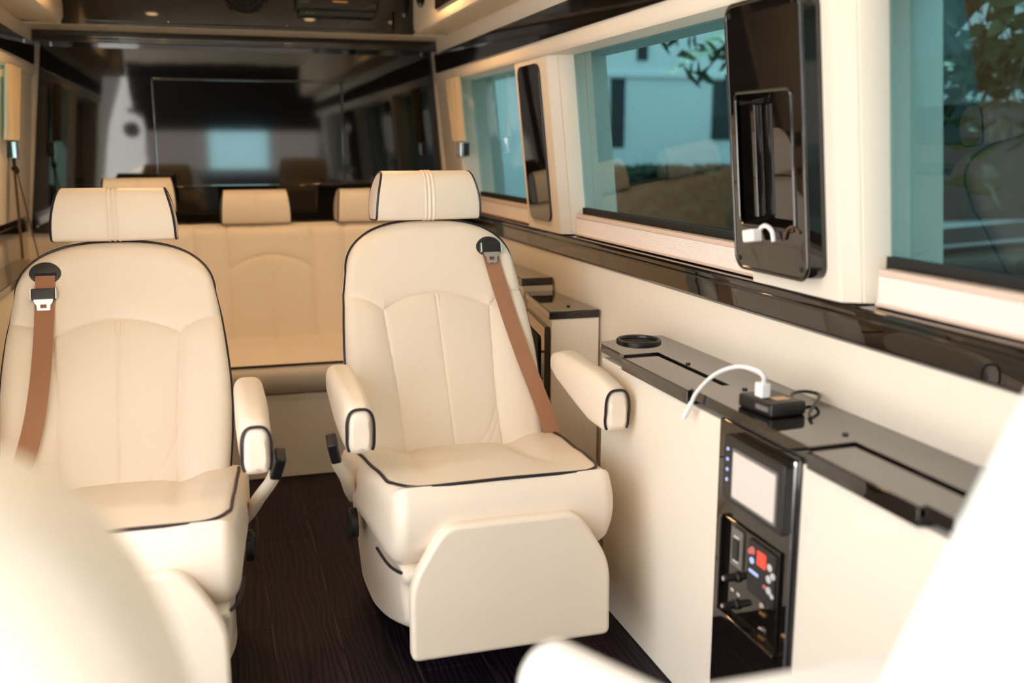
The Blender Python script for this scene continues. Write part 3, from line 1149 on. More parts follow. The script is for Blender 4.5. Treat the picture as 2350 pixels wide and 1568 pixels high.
def bench_seat():
    prof = [(0.45, 0.33), (0.0, 0.325), (-0.20, 0.325), (-0.245, 0.335), (-0.278, 0.365), (-0.286, 0.40), (-0.282, 0.43), (-0.268, 0.448)]
    for k in range(1, 25):
        t = k / 24
        prof.append((-0.268 + t * 0.70, 0.448 + 0.012 * math.sin(math.pi * min(1, 1.6 * t)) - 0.004 * t))
    n = len(prof)
    nu = 161
    vs, fs = [], []
    seams = []
    for cxx in (-0.5, 0, 0.5):
        seams += [cxx - 0.18, cxx + 0.18]
    for i in range(nu):
        x = -BX + 2 * BX * i / (nu - 1)
        e = max(0, (abs(x) - BX + 0.05) / 0.05)
        for (y, z) in prof:
            zz = z
            if y > -0.25 and z > 0.43:
                g = 0
                for sx in seams:
                    # the side seams of a seat fan outwards towards the front
                    c0 = round(sx / 0.5) * 0.5
                    sgn = 1 if sx > c0 else -1
                    xs = sx + sgn * 0.09 * max(0, (0.40 - y) / 0.65)
                    g = max(g, math.exp(-abs(x - xs) / 0.012))
                for cxx in (-0.5, 0, 0.5):
                    g = max(g, 0.6 * math.exp(-abs(x - cxx) / 0.01))
                zz -= 0.012 * g * sm((y + 0.25) / 0.1)
            zz = 0.385 + (zz - 0.385) * math.sqrt(max(0.05, 1 - e * e))
            vs.append((x, y, zz))
    for i in range(nu - 1):
        for k in range(n):
            fs.append((i * n + k, i * n + (k + 1) % n, (i + 1) * n + (k + 1) % n, (i + 1) * n + k))
    fs.append(tuple(range(n)))
    fs.append(tuple((nu - 1) * n + k for k in range(n)))
    return MB().add(vs, fs)


bs = bench_seat().build('seat_cushion', 'leather', bn)
MB().tube([(-BX + 0.03 + (2 * BX - 0.06) * k / 40, -0.2705, 0.4495) for k in range(41)], 0.005, 7).build('piping', 'piping', bs)
MB().box(-BX, BX, -0.235, 0.50, 0.0, 0.327, 0.006).build('base', 'panel', bn)
BHR, BLOOP = headrest_mesh(0.138, 0.150, h=0.138, depth=0.12)
first = None
for (hx, hy, hz, rot) in ((-0.525, 0.47, 0.985, R(6)), (-0.052, 0.475, 0.930, 0.0), (0.445, 0.475, 0.930, R(2))):
    if first is None:
        first = BHR.build('headrest', 'leather', bn)
        pps = [headrest_piping(BLOOP[sg]).build('piping', 'piping', first) for sg in (-1, 1)]
        h = first
    else:
        h = first.copy()
        COL.objects.link(h)
        h.parent = bn
        for pp in pps:
            q = pp.copy()
            COL.objects.link(q)
            q.parent = h
    h.location = (hx, hy, hz)
    h.rotation_euler = (0, 0, rot)
    for sx in (-0.06, 0.06):
        MB().tube([(sx, 0.06, 0.0), (sx, 0.06, -0.08)], 0.006, 8).build('headrest_post', 'chrome', h)


# ------------------------------------------------------------------ right-hand console with folding table lids
cs = thing('side_console', 'long cream console cabinet along the right wall with black glossy top', 'cabinet', (0.99, 1.76, 0))
yl, yh = 1.085 - 1.76, 2.44 - 1.76
MB().prism([(0.0, yl + 0.015), (0.198, yl + 0.19), (0.198, yh - 0.004), (0.0, yh - 0.004)], 0.0, 0.696, lambda p, q, a: (p, q, a), bev=0.004).build('body', 'panel', cs)
LIDS = ((1.905 - 1.76, 2.275 - 1.76), (1.155 - 1.76, 1.452 - 1.76))
topoly = [(-0.006, yl), (0.2, yl + 0.185), (0.2, yh + 0.05), (0.17, yh + 0.055), (0.012, yh + 0.018), (-0.002, yh + 0.004), (-0.006, yh - 0.012)]
for a0, a1 in LIDS[::-1][::-1]:
    topoly += [(-0.006, a1), (0.090, a1 + 0.004), (0.090, a0), (-0.006, a0)]
cuphole = [(0.103 + 0.0475 * math.cos(2 * math.pi * k / 32), 0.668 + 0.0475 * 1.05 * math.sin(2 * math.pi * k / 32)) for k in range(32)]
MB().plate(topoly, [cuphole], 0.7125, 0.735, lambda p, q, a: (p, q, a)).build('worktop', 'gloss', cs)
for a0, a1 in LIDS:
    poly = [(-0.014, a0 + 0.002), (0.0865, a0 + 0.002), (0.0865, a1 - 0.001), (-0.014, a1 - 0.003)]
    ld = MB().prism(poly, 0.697, 0.7300, lambda p, q, a: (p, q, a), bev=0.003).build('table_lid', 'gloss', cs)
MB().prism([(-0.010, yl - 0.022), (0.2, yl + 0.166), (0.2, yl + 0.190), (-0.010, yl + 0.004)], 0.694, 0.740, lambda p, q, a: (p, q, a), bev=0.003).build('end_cap', 'console_end', cs)
cup = MB().lathe([(0.060, 0.733), (0.060, 0.740), (0.057, 0.743), (0.051, 0.742), (0.048, 0.735), (0.046, 0.699), (0.001, 0.699)],
                 lambda a, b, h: (0.103 + a, 0.668 + b * 1.05, h), 40)
cup = cup.build('cup_holder', 'blackplastic', cs)
MB().lathe([(0.0472, 0.7335), (0.0455, 0.7005), (0.001, 0.7005)], lambda a, b, h: (0.103 + a, 0.668 + b * 1.05, h), 40).build('cup_well', 'blackmatte', cup)
for y in (1.86 - 1.76, 1.50 - 1.76, 2.13 - 1.76):
    MB().lathe([(0.006, 0.7345), (0.006, 0.738), (0.003, 0.7385)], lambda a, b, h, y=y: (0.10 + a, y + b, h), 12).build('screw_cap', 'blackplastic', cs)

# control panel set in the console front: local frame a = -y (towards the camera), b = z, c = out of the wall (-x)
cp = thing('control_panel', 'tall black control panel with screen set in the console front', 'control panel', (0.9895, 1.623, 0))


def cpf(p, q, a): return (-a, -p, q)          # p to the photo's right, q up, a outwards


pl = MB().prism(rrect(-0.147, 0.147, 0.10, 0.706, 0.006), -0.002, 0.006, cpf, bev=0.002)
pl.build('faceplate', 'gloss', cp)
MB().tube([cpf(0.137, 0.13, 0.007), cpf(0.137, 0.697, 0.007)], 0.0045, 8).build('edge_strip', 'chrome', cp)
hu = MB().prism(rrect(-0.088, 0.137, 0.556, 0.690, 0.008), 0.004, 0.030, cpf, bev=0.005).build('head_unit', 'blackplastic', cp)
MB().prism(rrect(-0.049, 0.116, 0.567, 0.671, 0.005), 0.028, 0.0312, cpf, bev=0.001).build('screen_frame', 'greyplastic', hu)
MB().prism(rrect(-0.043, 0.110, 0.573, 0.665, 0.004), 0.0302, 0.0325, cpf, bev=0.0008).build('screen', 'lcd', hu)
for k in range(4):
    MB().lathe([(0.0035, 0.030), (0.0035, 0.0322), (0.002, 0.0325)], lambda a, b, h, k=k: cpf(-0.066 + a, 0.664 - 0.021 * k + b, h), 12).build('button_light', 'blue_led', hu)


def cpt(p, q, a): return cpf(-0.112 + (p + 0.135) * 0.944, 0.296 + (q - 0.232) * 0.80, a)


# lower switch tray: raised frame and its fittings
fr = MB()
for a0, a1, b0, b1 in ((-0.135, -0.123, 0.245, 0.500), (-0.135, 0.098, 0.230, 0.246), (0.090, 0.098, 0.245, 0.500), (-0.123, 0.098, 0.492, 0.500)):
    fr.prism(rrect(a0, a1, b0, b1, 0.004), 0.004, 0.020 if b1 < 0.3 or a1 < 0 else 0.012, cpt, bev=0.003)
fr.build('tray_frame', 'gloss', cp)
MB().prism(rrect(-0.124, 0.091, 0.245, 0.493, 0.003), 0.0055, 0.0075, cpt).build('tray_plate', 'gloss', cp)
sw = MB().prism(rrect(-0.092, -0.046, 0.385, 0.485, 0.004), 0.007, 0.012, cpt, bev=0.001).build('switch_plate', 'greyplastic', cp)
MB().prism(rrect(-0.081, -0.057, 0.405, 0.460, 0.003), 0.0115, 0.0155, cpt, bev=0.001).build('rocker', 'blackplastic', sw)
for zz in (0.400, 0.464):
    MB().prism(rrect(-0.079, -0.059, zz - 0.003, zz + 0.003, 0.001), 0.0118, 0.0132, cpt).build('mark', 'white_btn', sw)
for zz in (0.360, 0.285):
    kn = MB().lathe([(0.014, 0.007), (0.014, 0.012), (0.010, 0.014), (0.009, 0.036), (0.007, 0.039)], lambda a, b, h, zz=zz: cpt(-0.066 + a, zz + b, h), 24).build('knob', 'blackplastic', cp)
    MB().lathe([(0.006, 0.0388), (0.006, 0.0405), (0.004, 0.041)], lambda a, b, h, zz=zz: cpt(-0.066 + a, zz + b, h), 16).build('knob_tip', 'chrome', kn)
    for k in range(2):
        MB().prism(rrect(-0.092 + 0.026 * k, -0.080 + 0.026 * k, zz + 0.026, zz + 0.033, 0.001), 0.0074, 0.0082, cpt).build('knob_marking', 'white_btn', kn)
th = MB().prism(rrect(-0.020, 0.086, 0.350, 0.488, 0.005), 0.007, 0.013, cpt, bev=0.002).build('thermostat', 'blackplastic', cp)
MB().prism(rrect(0.018, 0.050, 0.436, 0.472, 0.002), 0.0128, 0.0140, cpt).build('display', 'red_led', th)
for (a, b, mm, rr) in ((-0.001, 0.462, 'pink_btn', 0.010), (-0.012, 0.455, 'pink_btn', 0.007), (-0.002, 0.436, 'blue_led', 0.008), (0.066, 0.450, 'white_btn', 0.009), (0.064, 0.420, 'white_btn', 0.009),
                       (0.079, 0.434, 'white_btn', 0.008), (0.066, 0.392, 'white_btn', 0.009), (0.079, 0.384, 'white_btn', 0.006), (0.050, 0.394, 'pink_btn', 0.005)):
    MB().lathe([(rr, 0.0125), (rr, 0.0145), (rr * 0.7, 0.015)], lambda p, q, h, a=a, b=b: cpt(a + p, b + q, h), 16).build('button', mm, th)
MB().prism(rrect(-0.012, 0.024, 0.404, 0.412, 0.002), 0.0128, 0.0138, cpt).build('lettering', 'blue_led', th)
for zz in (0.335, 0.272):
    kc = MB().lathe([(0.011, 0.007), (0.011, 0.011), (0.006, 0.012)], lambda a, b, h, zz=zz: cpt(0.040 + a, zz + b, h), 20).build('socket', 'chrome', cp)
    MB().prism(rrect(0.030, 0.052, zz - 0.022, zz - 0.013, 0.002), 0.007, 0.011, cpt, bev=0.001).build('socket_flap', 'brass', kc)
MB().lathe([(0.008, 0.006), (0.008, 0.009), (0.005, 0.011)], lambda a, b, h: cpf(0.128 + a, 0.352 + b, h), 16).build('catch', 'brass', cp)
MB().lathe([(0.004, 0.006), (0.004, 0.0075)], lambda a, b, h: cpf(-0.137 + a, 0.40 + b, h), 12).build('screw', 'blackmatte', cp)

# charger block, its white lead and its black cord, on the console top
ch = thing('charger_block', 'small black charging block on the console top', 'charger', (1.052, 1.69, 0.7352), R(6))
MB().box(-0.042, 0.042, -0.055, 0.055, 0.0, 0.028, 0.006).build('body', 'blackplastic', ch)
MB().box(-0.0435, -0.041, -0.045, -0.005, 0.010, 0.020, 0.001).build('front_label', 'greyplastic', ch)
MB().box(-0.015, 0.02, -0.035, -0.008, 0.0278, 0.0295, 0.0006).build('top_label', 'brass', ch)
cab = thing('white_charging_cable', 'short white charging cable arching up from the black charger block', 'cable', (1.03, 1.69, 0.764))
MB().box(-0.011, 0.011, -0.014, 0.014, 0.0, 0.030, 0.004).build('plug', 'white', cab)
cpw = [(1.03, 1.69, 0.79), (1.026, 1.681, 0.805), (1.015, 1.693, 0.819), (1.0, 1.743, 0.816), (0.985, 1.804, 0.787), (0.972, 1.853, 0.740), (0.966, 1.869, 0.708)]
cpth = [p - Vector((1.03, 1.69, 0.764)) for p in spline(cpw, 8)]
MB().tube(cpth, 0.0045, 8).build('cord', 'white', cab)
MB().tube([cpth[-1] + (cpth[-2] - cpth[-1]), cpth[-1] + Vector((-0.006, 0.017, -0.032))], 0.0065, 10).build('end_connector', 'white', cab)
bc = MB().tube(spline([(1.10, 1.70, 0.752), (1.125, 1.728, 0.756), (1.16, 1.745, 0.753), (1.182, 1.735, 0.75), (1.168, 1.70, 0.752), (1.13, 1.66, 0.748), (1.10, 1.63, 0.740), (1.085, 1.60, 0.7395)], 8), 0.0035, 8)
tag(bc.build('black_cord', 'blackplastic'), 'thin black power cord looping behind the charger block on the console', 'cable')


# ------------------------------------------------------------------ rear side cabinets
def side_cabinet(side, label1):
    o = thing('side_cabinet', label1, 'cabinet', (0, 0, 0))

    def fn(p, q, a): return (mir(p, side), q, a)
    MB().prism([(1.025, 2.95), (1.187, 2.95), (1.187, 3.40), (1.09, 3.40)], 0.0, 0.712, fn, bev=0.003).build('body', 'panel', o)
    MB().prism([(1.015, 2.944), (1.187, 2.944), (1.187, 3.40), (1.078, 3.40)], 0.712, 0.738, fn, bev=0.004).build('top', 'gloss', o)
    # black door on the slanted inner face
    d = Vector((1.09 - 1.025, 3.40 - 2.95, 0)).normalized()
    nn = Vector((-d.y, d.x, 0))

    def fs_(p, q, a):
        v = Vector((1.025, 2.95, 0)) + d * p + nn * a
        return (mir(v.x, side), v.y, q)
    dr = MB().prism(rrect(0.015, 0.40, 0.42, 0.685, 0.006), 0.001, 0.020, fs_, bev=0.003).build('door', 'gloss', o)
    MB().prism(rrect(0.10, 0.36, 0.46, 0.64, 0.02), 0.020, 0.026, fs_, bev=0.003).build('door_inset', 'blackmatte', dr)
    MB().lathe([(0.006, 0), (0.006, 0.004), (0.003, 0.0045)], lambda a, b, h: (mir(1.11 + a, side), 3.03 + b, 0.738 + h), 12).build('stud', 'blackplastic', o)
    return o


side_cabinet(1, 'low cream cabinet with black top between the right chair and the wall')
side_cabinet(-1, 'low cream cabinet with black top left of the left chair, by the wall')
for side, lab in ((1, 'stepped cream ledge with black top behind the right cabinet'), (-1, 'stepped cream ledge with black top at the left end of the bench')):
    o = thing('bench_side_ledge', lab, 'ledge', (0, 0, 0))
    MB().prism([(mir(1.075, side), 3.408), (mir(1.187, side), 3.408), (mir(1.187, side), 4.6), (mir(1.075, side), 4.6)], 0.0, 0.757, lambda p, q, a: (p, q, a)).build('body', 'panel', o)
    MB().prism([(mir(1.068, side), 3.405), (mir(1.187, side), 3.405), (mir(1.187, side), 4.6), (mir(1.068, side), 4.6)], 0.757, 0.785, lambda p, q, a: (p, q, a), bev=0.003).build('top', 'gloss', o)

# ------------------------------------------------------------------ window sills: folded pleated shades
for (y0, y1, lab) in ((3.63, 4.595, 'folded pleated shade on the sill of the rear right window'),
                      (1.99, 3.235, 'folded pleated shade on the sill of the middle right window'),
                      (0.0, 1.60, 'folded pleated shade on the sill of the nearest right window')):
    sh = thing('pleated_shade', lab, 'window shade', (1.212, (y0 + y1) / 2, 0.9525))
    L = (y1 - y0) / 2 - 0.002
    zig = [(0.034, 0.004), ]
    npl = 12
    front = []
    for k in range(npl):
        z = 0.006 + 0.052 * k / npl
        front += [(0.0, z), (0.0016, z + 0.052 / npl * 0.5)]
    poly = [(0.032, 0.006)] + front + [(0.0, 0.058), (0.032, 0.058)]
    MB().prism(poly, -L, L, lambda p, q, a: (p, a, q)).build('pleats', 'white' if False else 'panel', sh, smooth=False)
    MB().box(-0.003, 0.034, -L, L, 0.058, 0.071, 0.003).build('head_rail', 'shade_rail', sh)
    MB().box(-0.004, 0.032, -L, L, 0.0, 0.0065, 0.001).build('bottom_rail', 'shade_rail', sh)
M['pleat'] = mat('white_pleated_cloth', (0.88, 0.80, 0.76), 0.8)
for o in COL.objects:
    if o.name.startswith('pleats'):
        o.data.materials[0] = M['pleat']


# ------------------------------------------------------------------ fittings on the pillars
def face(p, q, a): return (wx(q) - a, p, q)     # p = y, q = z, a = out of the right wall


tag(MB().prism(rrect(3.352, 3.592, 0.988, 1.535, 0.035), -0.001, 0.008, face, bev=0.003).build('pillar_insert', 'gloss'),
    'tall rounded black glossy insert on the pillar beside the rear window', 'trim panel')
ph = thing('pocket_panel', 'black glossy pocket panel on the pillar in front of the middle window', 'panel', (0, 0, 0))
# plate made of four strips around the pocket opening
y0, y1, z0, z1 = 1.700, 1.978, 0.990, 1.540
py0, py1, pz0, pz1 = 1.735, 1.952, 1.085, 1.362
bm = bmesh.new()
outer, hole = rrect(y0, y1, z0, z1, 0.03), rrect(py0, py1, pz0, pz1, 0.016)
mb = MB()
for lvl in (0.0, 0.010):
    vo = [bm.verts.new((p[0], p[1], lvl)) for p in outer]
    vh = [bm.verts.new((p[0], p[1], lvl)) for p in hole]
    eds = []
    for lst in (vo, vh):
        for i in range(len(lst)):
            eds.append(bm.edges.new((lst[i], lst[(i + 1) % len(lst)])))
    bmesh.ops.triangle_fill(bm, use_beauty=True, use_dissolve=False, edges=eds)
    if lvl == 0.0:
        lo_ = (vo, vh)
    else:
        for A, B in zip(lo_, (vo, vh)):
            for i in range(len(A)):
                bm.faces.new((A[i], A[(i + 1) % len(A)], B[(i + 1) % len(B)], B[i]))
mb.bm(bm, lambda c: face(c[0], c[1], c[2] + 0.032))
# outer skirt down to the pillar
n = len(outer)
mb.add([face(p[0], p[1], 0.041) for p in outer] + [face(p[0] + (0.006 if p[0] > 1.83 else -0.006), p[1], 0.0) for p in outer],
       [(k, (k + 1) % n, n + (k + 1) % n, n + k) for k in range(n)])
mb.build('plate', 'gloss', ph)
MB().tube([face(p[0], p[1], 0.040) for p in outer], 0.005, 10, closed=True).build('plate_rim', 'gloss', ph)
pk = MB()
n = len(hole)
pk.add([face(p[0], p[1], 0.040) for p in hole] + [face(p[0], p[1], 0.003) for p in hole], [(k, (k + 1) % n, n + (k + 1) % n, n + k) for k in range(n)] + [tuple(n + k for k in range(n))])
pk.build('pocket', 'gloss', ph)
MB().tube([face(p[0], p[1], 0.0425) for p in hole], 0.004, 8, closed=True).build('pocket_rim', 'gloss', ph)
MB().prism(rrect(1.905, 1.925, 1.10, 1.34, 0.004), 0.004, 0.026, face, bev=0.004).build('divider', 'gloss', ph)
for (yy, zz) in ((1.96, 1.52), (1.72, 1.52), (1.962, 1.01), (1.72, 1.01)):
    MB().lathe([(0.006, 0.042), (0.006, 0.0435), (0.003, 0.0445)], lambda a, b, h, yy=yy, zz=zz: face(yy + a, zz + b, h), 12).build('screw', 'blackplastic', ph)
wp = thing('white_plug_lead', 'small white plug and lead lying at the bottom of the black pillar pocket', 'cable', face(1.865, 1.068, 0.055))
MB().box(-0.012, 0.012, -0.026, 0.020, -0.014, 0.012, 0.004, fn=lambda p: (p.x - 0.012, p.y * 0.94 + p.z * 0.3, p.z - p.y * 0.15)).build('plug', 'white', wp)
MB().tube(spline([(0.0, -0.005, 0.008), (0.0, -0.03, 0.022), (0.002, -0.055, 0.014), (0.002, -0.066, -0.008)], 6), 0.005, 8).build('lead', 'white', wp)
MB().tube(spline([(0.01, -0.09, -0.002), (0.008, -0.105, 0.020), (0.01, -0.125, 0.026), (0.01, -0.145, 0.015)], 6), 0.003, 8).build('cord_loop', 'strap', wp)


# ------------------------------------------------------------------ tied curtains and bench belts
def curtain(side, yc, label):
    def fn(u, v):
        z = 1.555 - 0.277 * v
        w = 0.125 * (1 - 0.38 * sm(v))
        y = yc + (u - 0.5) * 2 * w
        fold = 0.016 * math.sin(u * 2 * math.pi * 3.0 + 0.6 * v) * (0.6 + 0.4 * v)
        return (mir(wx(z) - 0.028 + fold, side), y, z)
    c = thing('curtain', label, 'curtain', (0, 0, 0))
    m = MB()
    m.grid(lambda u, v: fn(u, v), 49, 16)
    back = MB().grid(lambda u, v: (lambda p: (p[0] + (0.004 if side > 0 else -0.004), p[1], p[2]))(fn(u, v)), 49, 16)
    n0 = 49 * 16
    m.add(back.v, back.f)
    nv = 16
    per = [i * nv for i in range(49)] + [48 * nv + j for j in range(1, nv)] + [i * nv + nv - 1 for i in range(47, -1, -1)] + [j for j in range(nv - 2, 0, -1)]
    m.f += [(per[k], per[(k + 1) % len(per)], n0 + per[(k + 1) % len(per)], n0 + per[k]) for k in range(len(per))]
    m.build('cloth', 'curtain', c)
    return c


curtain(1, 4.50, 'short beige curtain gathered beside the rear right window')
curtain(-1, 4.32, 'short beige curtain gathered beside the left rear window')


def anchor(side, y, label, strap):
    o = thing('belt_anchor', label, 'seat belt guide', (mir(wx(1.24) - 0.004, side), y, 1.24))
    MB().box(-0.030 if side > 0 else 0.0, 0.0 if side > 0 else 0.030, -0.026, 0.026, -0.036, 0.036, 0.006).build('chrome_cover', 'chrome', o)
    MB().box(-0.014, 0.014, -0.030, -0.024, -0.030, 0.030, 0.002).build('side_plate', 'blackplastic', o)
    if strap:
        k = 1 if side < 0 else -1
        MB().tube([(k * 0.012, 0, -0.034), (k * 0.014, -0.006, -0.075)], 0.007, 8).build('loop', 'blackplastic', o)
        MB().tube([(k * 0.014, -0.016, -0.07), (k * 0.018, -0.0, -0.085)], 0.013, 8).build('loop_head', 'blackplastic', o)
        m = MB()
        m.box(-0.0015 + k * 0.014, 0.0015 + k * 0.014, -0.04, 0.004, -0.43, -0.08)
        m.build('strap', 'strap', o)
        m = MB()
        m.tube([(k * 0.020, 0.0, -0.085), (k * 0.065, 0.03, -0.43)], 0.003, 6)
        m.build('strap', 'strap', o)
    return o


anchor(1, 4.50, 'small chrome belt guide below the right curtain', False)
anchor(-1, 4.40, 'small chrome belt guide with thin brown straps on the left wall', True)


# ------------------------------------------------------------------ cab seats nearest the camera
fs1 = thing('front_seat', 'big blurred cream seat back at the lower left, nearest the camera', 'seat', (-0.31, 0.60, 0))
nu = 49


def shoulder(cx, w, zt, zb, y0, y1, lean, power=2.4):
    """rounded seat-back slab: width 2w, top zt, leaning in y"""
    m = MB()
    ring = []
    for k in range(61):
        a = -1 + 2 * k / 60
        aa = math.copysign(1 - (1 - abs(a)) ** 1.6, a)
        zz = zb + 0.05 + (zt - zb - 0.05) * (max(0, 1 - abs(aa) ** power)) ** (1 / power)
        ring.append((cx + w * aa, zz))
    ring = [(cx - w, zb)] + ring + [(cx + w, zb)]
    rows = []
    ny = 11
    for j in range(ny):
        t = j / (ny - 1)
        e = abs(2 * t - 1)
        s = 1 - 0.16 * (1 - math.sqrt(max(0, 1 - e ** 3)))
        zc = (zt + zb) / 2
        rows.append([(cx + (x - cx) * s, y0 + (y1 - y0) * t + lean * (z - zb), zc + (z - zc) * s) for x, z in ring])
    n = len(ring)
    vs = [p for r in rows for p in r]
    fs = []
    for j in range(ny - 1):
        for k in range(n):
            fs.append((j * n + k, j * n + (k + 1) % n, (j + 1) * n + (k + 1) % n, (j + 1) * n + k))
    fs.append(tuple(range(n)))
    fs.append(tuple((ny - 1) * n + k for k in range(n)))
    return m.add(vs, fs)


shoulder(-0.035, 0.335, 1.105, 0.50, -0.06, 0.07, 0.0, 4.0).build('backrest', 'leather', fs1)
MB().box(-0.27, 0.27, -0.53, 0.04, 0.36, 0.52, 0.04).build('seat_cushion', 'leather', fs1)
MB().box(-0.20, 0.20, -0.45, 0.0, 0.0, 0.365, 0.02).build('pedestal', 'blackmatte', fs1)

fs2 = thing('front_seat', 'blurred sunlit white seat with armrest at the lower right corner', 'seat', (0.62, 0.66, 0))
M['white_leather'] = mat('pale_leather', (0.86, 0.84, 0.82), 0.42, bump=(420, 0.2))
# slab backrest leaning away to the right
bpts = [(-0.16, 0.52), (-0.05, 0.755), (0.09, 1.03), (0.14, 1.11), (0.20, 1.15), (0.28, 1.13), (0.31, 1.05), (0.28, 0.95), (0.0, 0.48)]
MB().prism(bpts, -0.34, 0.06, lambda p, q, a: (p - 0.012, a, q), bev=0.028, seg=4).build('backrest', 'white_leather', fs2)
MB().prism(rrect(-0.26, 0.18, -0.36, 0.12, 0.05), 0.46, 0.622, lambda p, q, a: (p, q, a), bev=0.03, seg=4).build('seat_cushion', 'white_leather', fs2)
MB().box(-0.17, 0.13, -0.30, 0.06, 0.0, 0.47, 0.02).build('pedestal', 'blackmatte', fs2)
ar = spline([(-0.318, 0.258, 0.708), (-0.296, 0.215, 0.708), (-0.245, 0.11, 0.71), (-0.19, 0.0, 0.712), (-0.13, -0.12, 0.715)], 6)
am = MB()
n = len(ar)
rows = []
for i, p in enumerate(ar):
    t = i / (n - 1)
    r = 0.041 * math.sqrt(max(0.04, 1 - max(0, 1 - t / 0.16) ** 2))
    rows.append((p, r))
am.tube([p for p, r in rows], lambda t: rows[min(n - 1, int(round(t * (n - 1))))][1], 20)
am.build('armrest', 'white_leather', fs2)
MB().box(-0.20, 0.06, 0.06, 0.145, 0.60, 0.739, 0.02, 4).build('armrest', 'white_leather', fs2)

# ------------------------------------------------------------------ cab front: low bulkhead, screen pillars
struct(MB().box(-0.95, 1.35, Y0 - 0.05, Y0, 0.0, 0.92).build('wall_front', 'greyplastic', smooth=False))
dash = MB().prism([(-1.69, 0.55), (-1.69, 1.0), (-1.45, 1.02), (-1.2, 0.95), (-1.15, 0.85), (-1.25, 0.6)], -0.80, 1.2, lambda p, q, a: (a, p, q), bev=0.02)
tag(dash.build('dashboard', 'greyplastic'), 'grey dashboard at the front of the van behind the camera', 'dashboard')
struct(MB().box(-0.80, -0.68, -1.68, -1.55, 0.9, 2.02, 0.02).build('trim_14', 'panel'))
struct(MB().box(1.20, 1.35, -1.68, -1.55, 0.9, 2.02, 0.02).build('trim_15', 'panel'))
M['whitepanel'] = mat('white_door_panel', (0.84, 0.84, 0.84), 0.5)
dp_ = thing('cab_door_panel', 'white cab door panel with round speaker, seen mirrored beside the television', 'door panel', (0, -0.76, 0))
MB().prism([(-0.98, 0.25), (-0.56, 0.25), (-0.55, 0.9), (-0.55, 1.41), (-0.60, 2.01), (-0.70, 2.01), (-0.88, 1.45), (-0.96, 0.9)], -0.04, 0.0, lambda p, q, a: (p, a, q), bev=0.012).build('panel', 'whitepanel', dp_)
MB().lathe([(0.072, 0.0), (0.072, 0.008), (0.062, 0.012), (0.055, 0.006), (0.02, 0.004)], lambda a, b, h: (-0.685 + a, h, 1.42 + b), 32).build('speaker', 'grille', dp_)
MB().lathe([(0.022, 0.0), (0.022, 0.006), (0.015, 0.008)], lambda a, b, h: (-0.685 + a, h, 1.60 + b), 20).build('tweeter', 'grille', dp_)

struct(MB().prism([(-1.70, 1.42), (-0.95, 1.44), (-0.30, 1.90), (-0.28, 2.018), (-1.70, 2.018)], -0.66, 1.28, lambda p, q, a: (a, p, q), bev=0.02).build('trim_17', 'blackmatte'))
M['carglass'] = mat('car_glass', (0.03, 0.04, 0.045), 0.05)
sd = thing('sun_block_door', 'unseen white sliding door added outside the left flank to block sun', 'van door', (-1.02, 2.85, 0))  # opaque door out of view, added to keep sun off the left windows
MB().box(-0.03, 0.03, -0.82, 0.82, -0.15, 1.98, 0.02).build('panel', 'whitepanel', sd)
MB().box(-0.036, 0.036, -0.66, 0.66, 1.0, 1.62, 0.01).build('window', 'carglass', sd)
MB().box(-0.06, -0.03, -0.74, -0.62, 0.82, 0.87, 0.01).build('handle', 'blackplastic', sd)
# ------------------------------------------------------------------ outside
M['concrete'] = mat('pale_concrete', (0.20, 0.20, 0.195), 0.9, bump=(8, 0.3), var=0.08)
M['bounce_slab'] = mat('pale_bounce_slab', (0.50, 0.48, 0.45), 0.9, bump=(8, 0.3), var=0.06)  # pale so the added slab bounces sun into the van
M['teal_mirror'] = mat('teal_mirror_patch', (0.38, 0.70, 0.78), 0.8, bump=(20, 0.2))  # colour of the added patch behind the television's teal reflection
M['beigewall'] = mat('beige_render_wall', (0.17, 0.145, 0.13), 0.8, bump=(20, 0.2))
M['whitewall'] = mat('white_render_wall', (0.80, 0.81, 0.82), 0.8, bump=(20, 0.2))
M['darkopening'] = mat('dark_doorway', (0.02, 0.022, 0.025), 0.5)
M['carpaint'] = mat('black_car_paint', (0.012, 0.012, 0.014), 0.15, coat=0.8)
M['tyre'] = mat('tyre', (0.015, 0.015, 0.015), 0.8)
M['leaf'] = mat('dark_leaf', (0.035, 0.075, 0.02), 0.6)
M['bark'] = mat('bark', (0.09, 0.06, 0.04), 0.9)
GZ = -0.6
struct(MB().box(-30, 40, -30, 45, GZ - 0.1, GZ).build('ground', 'concrete', smooth=False))


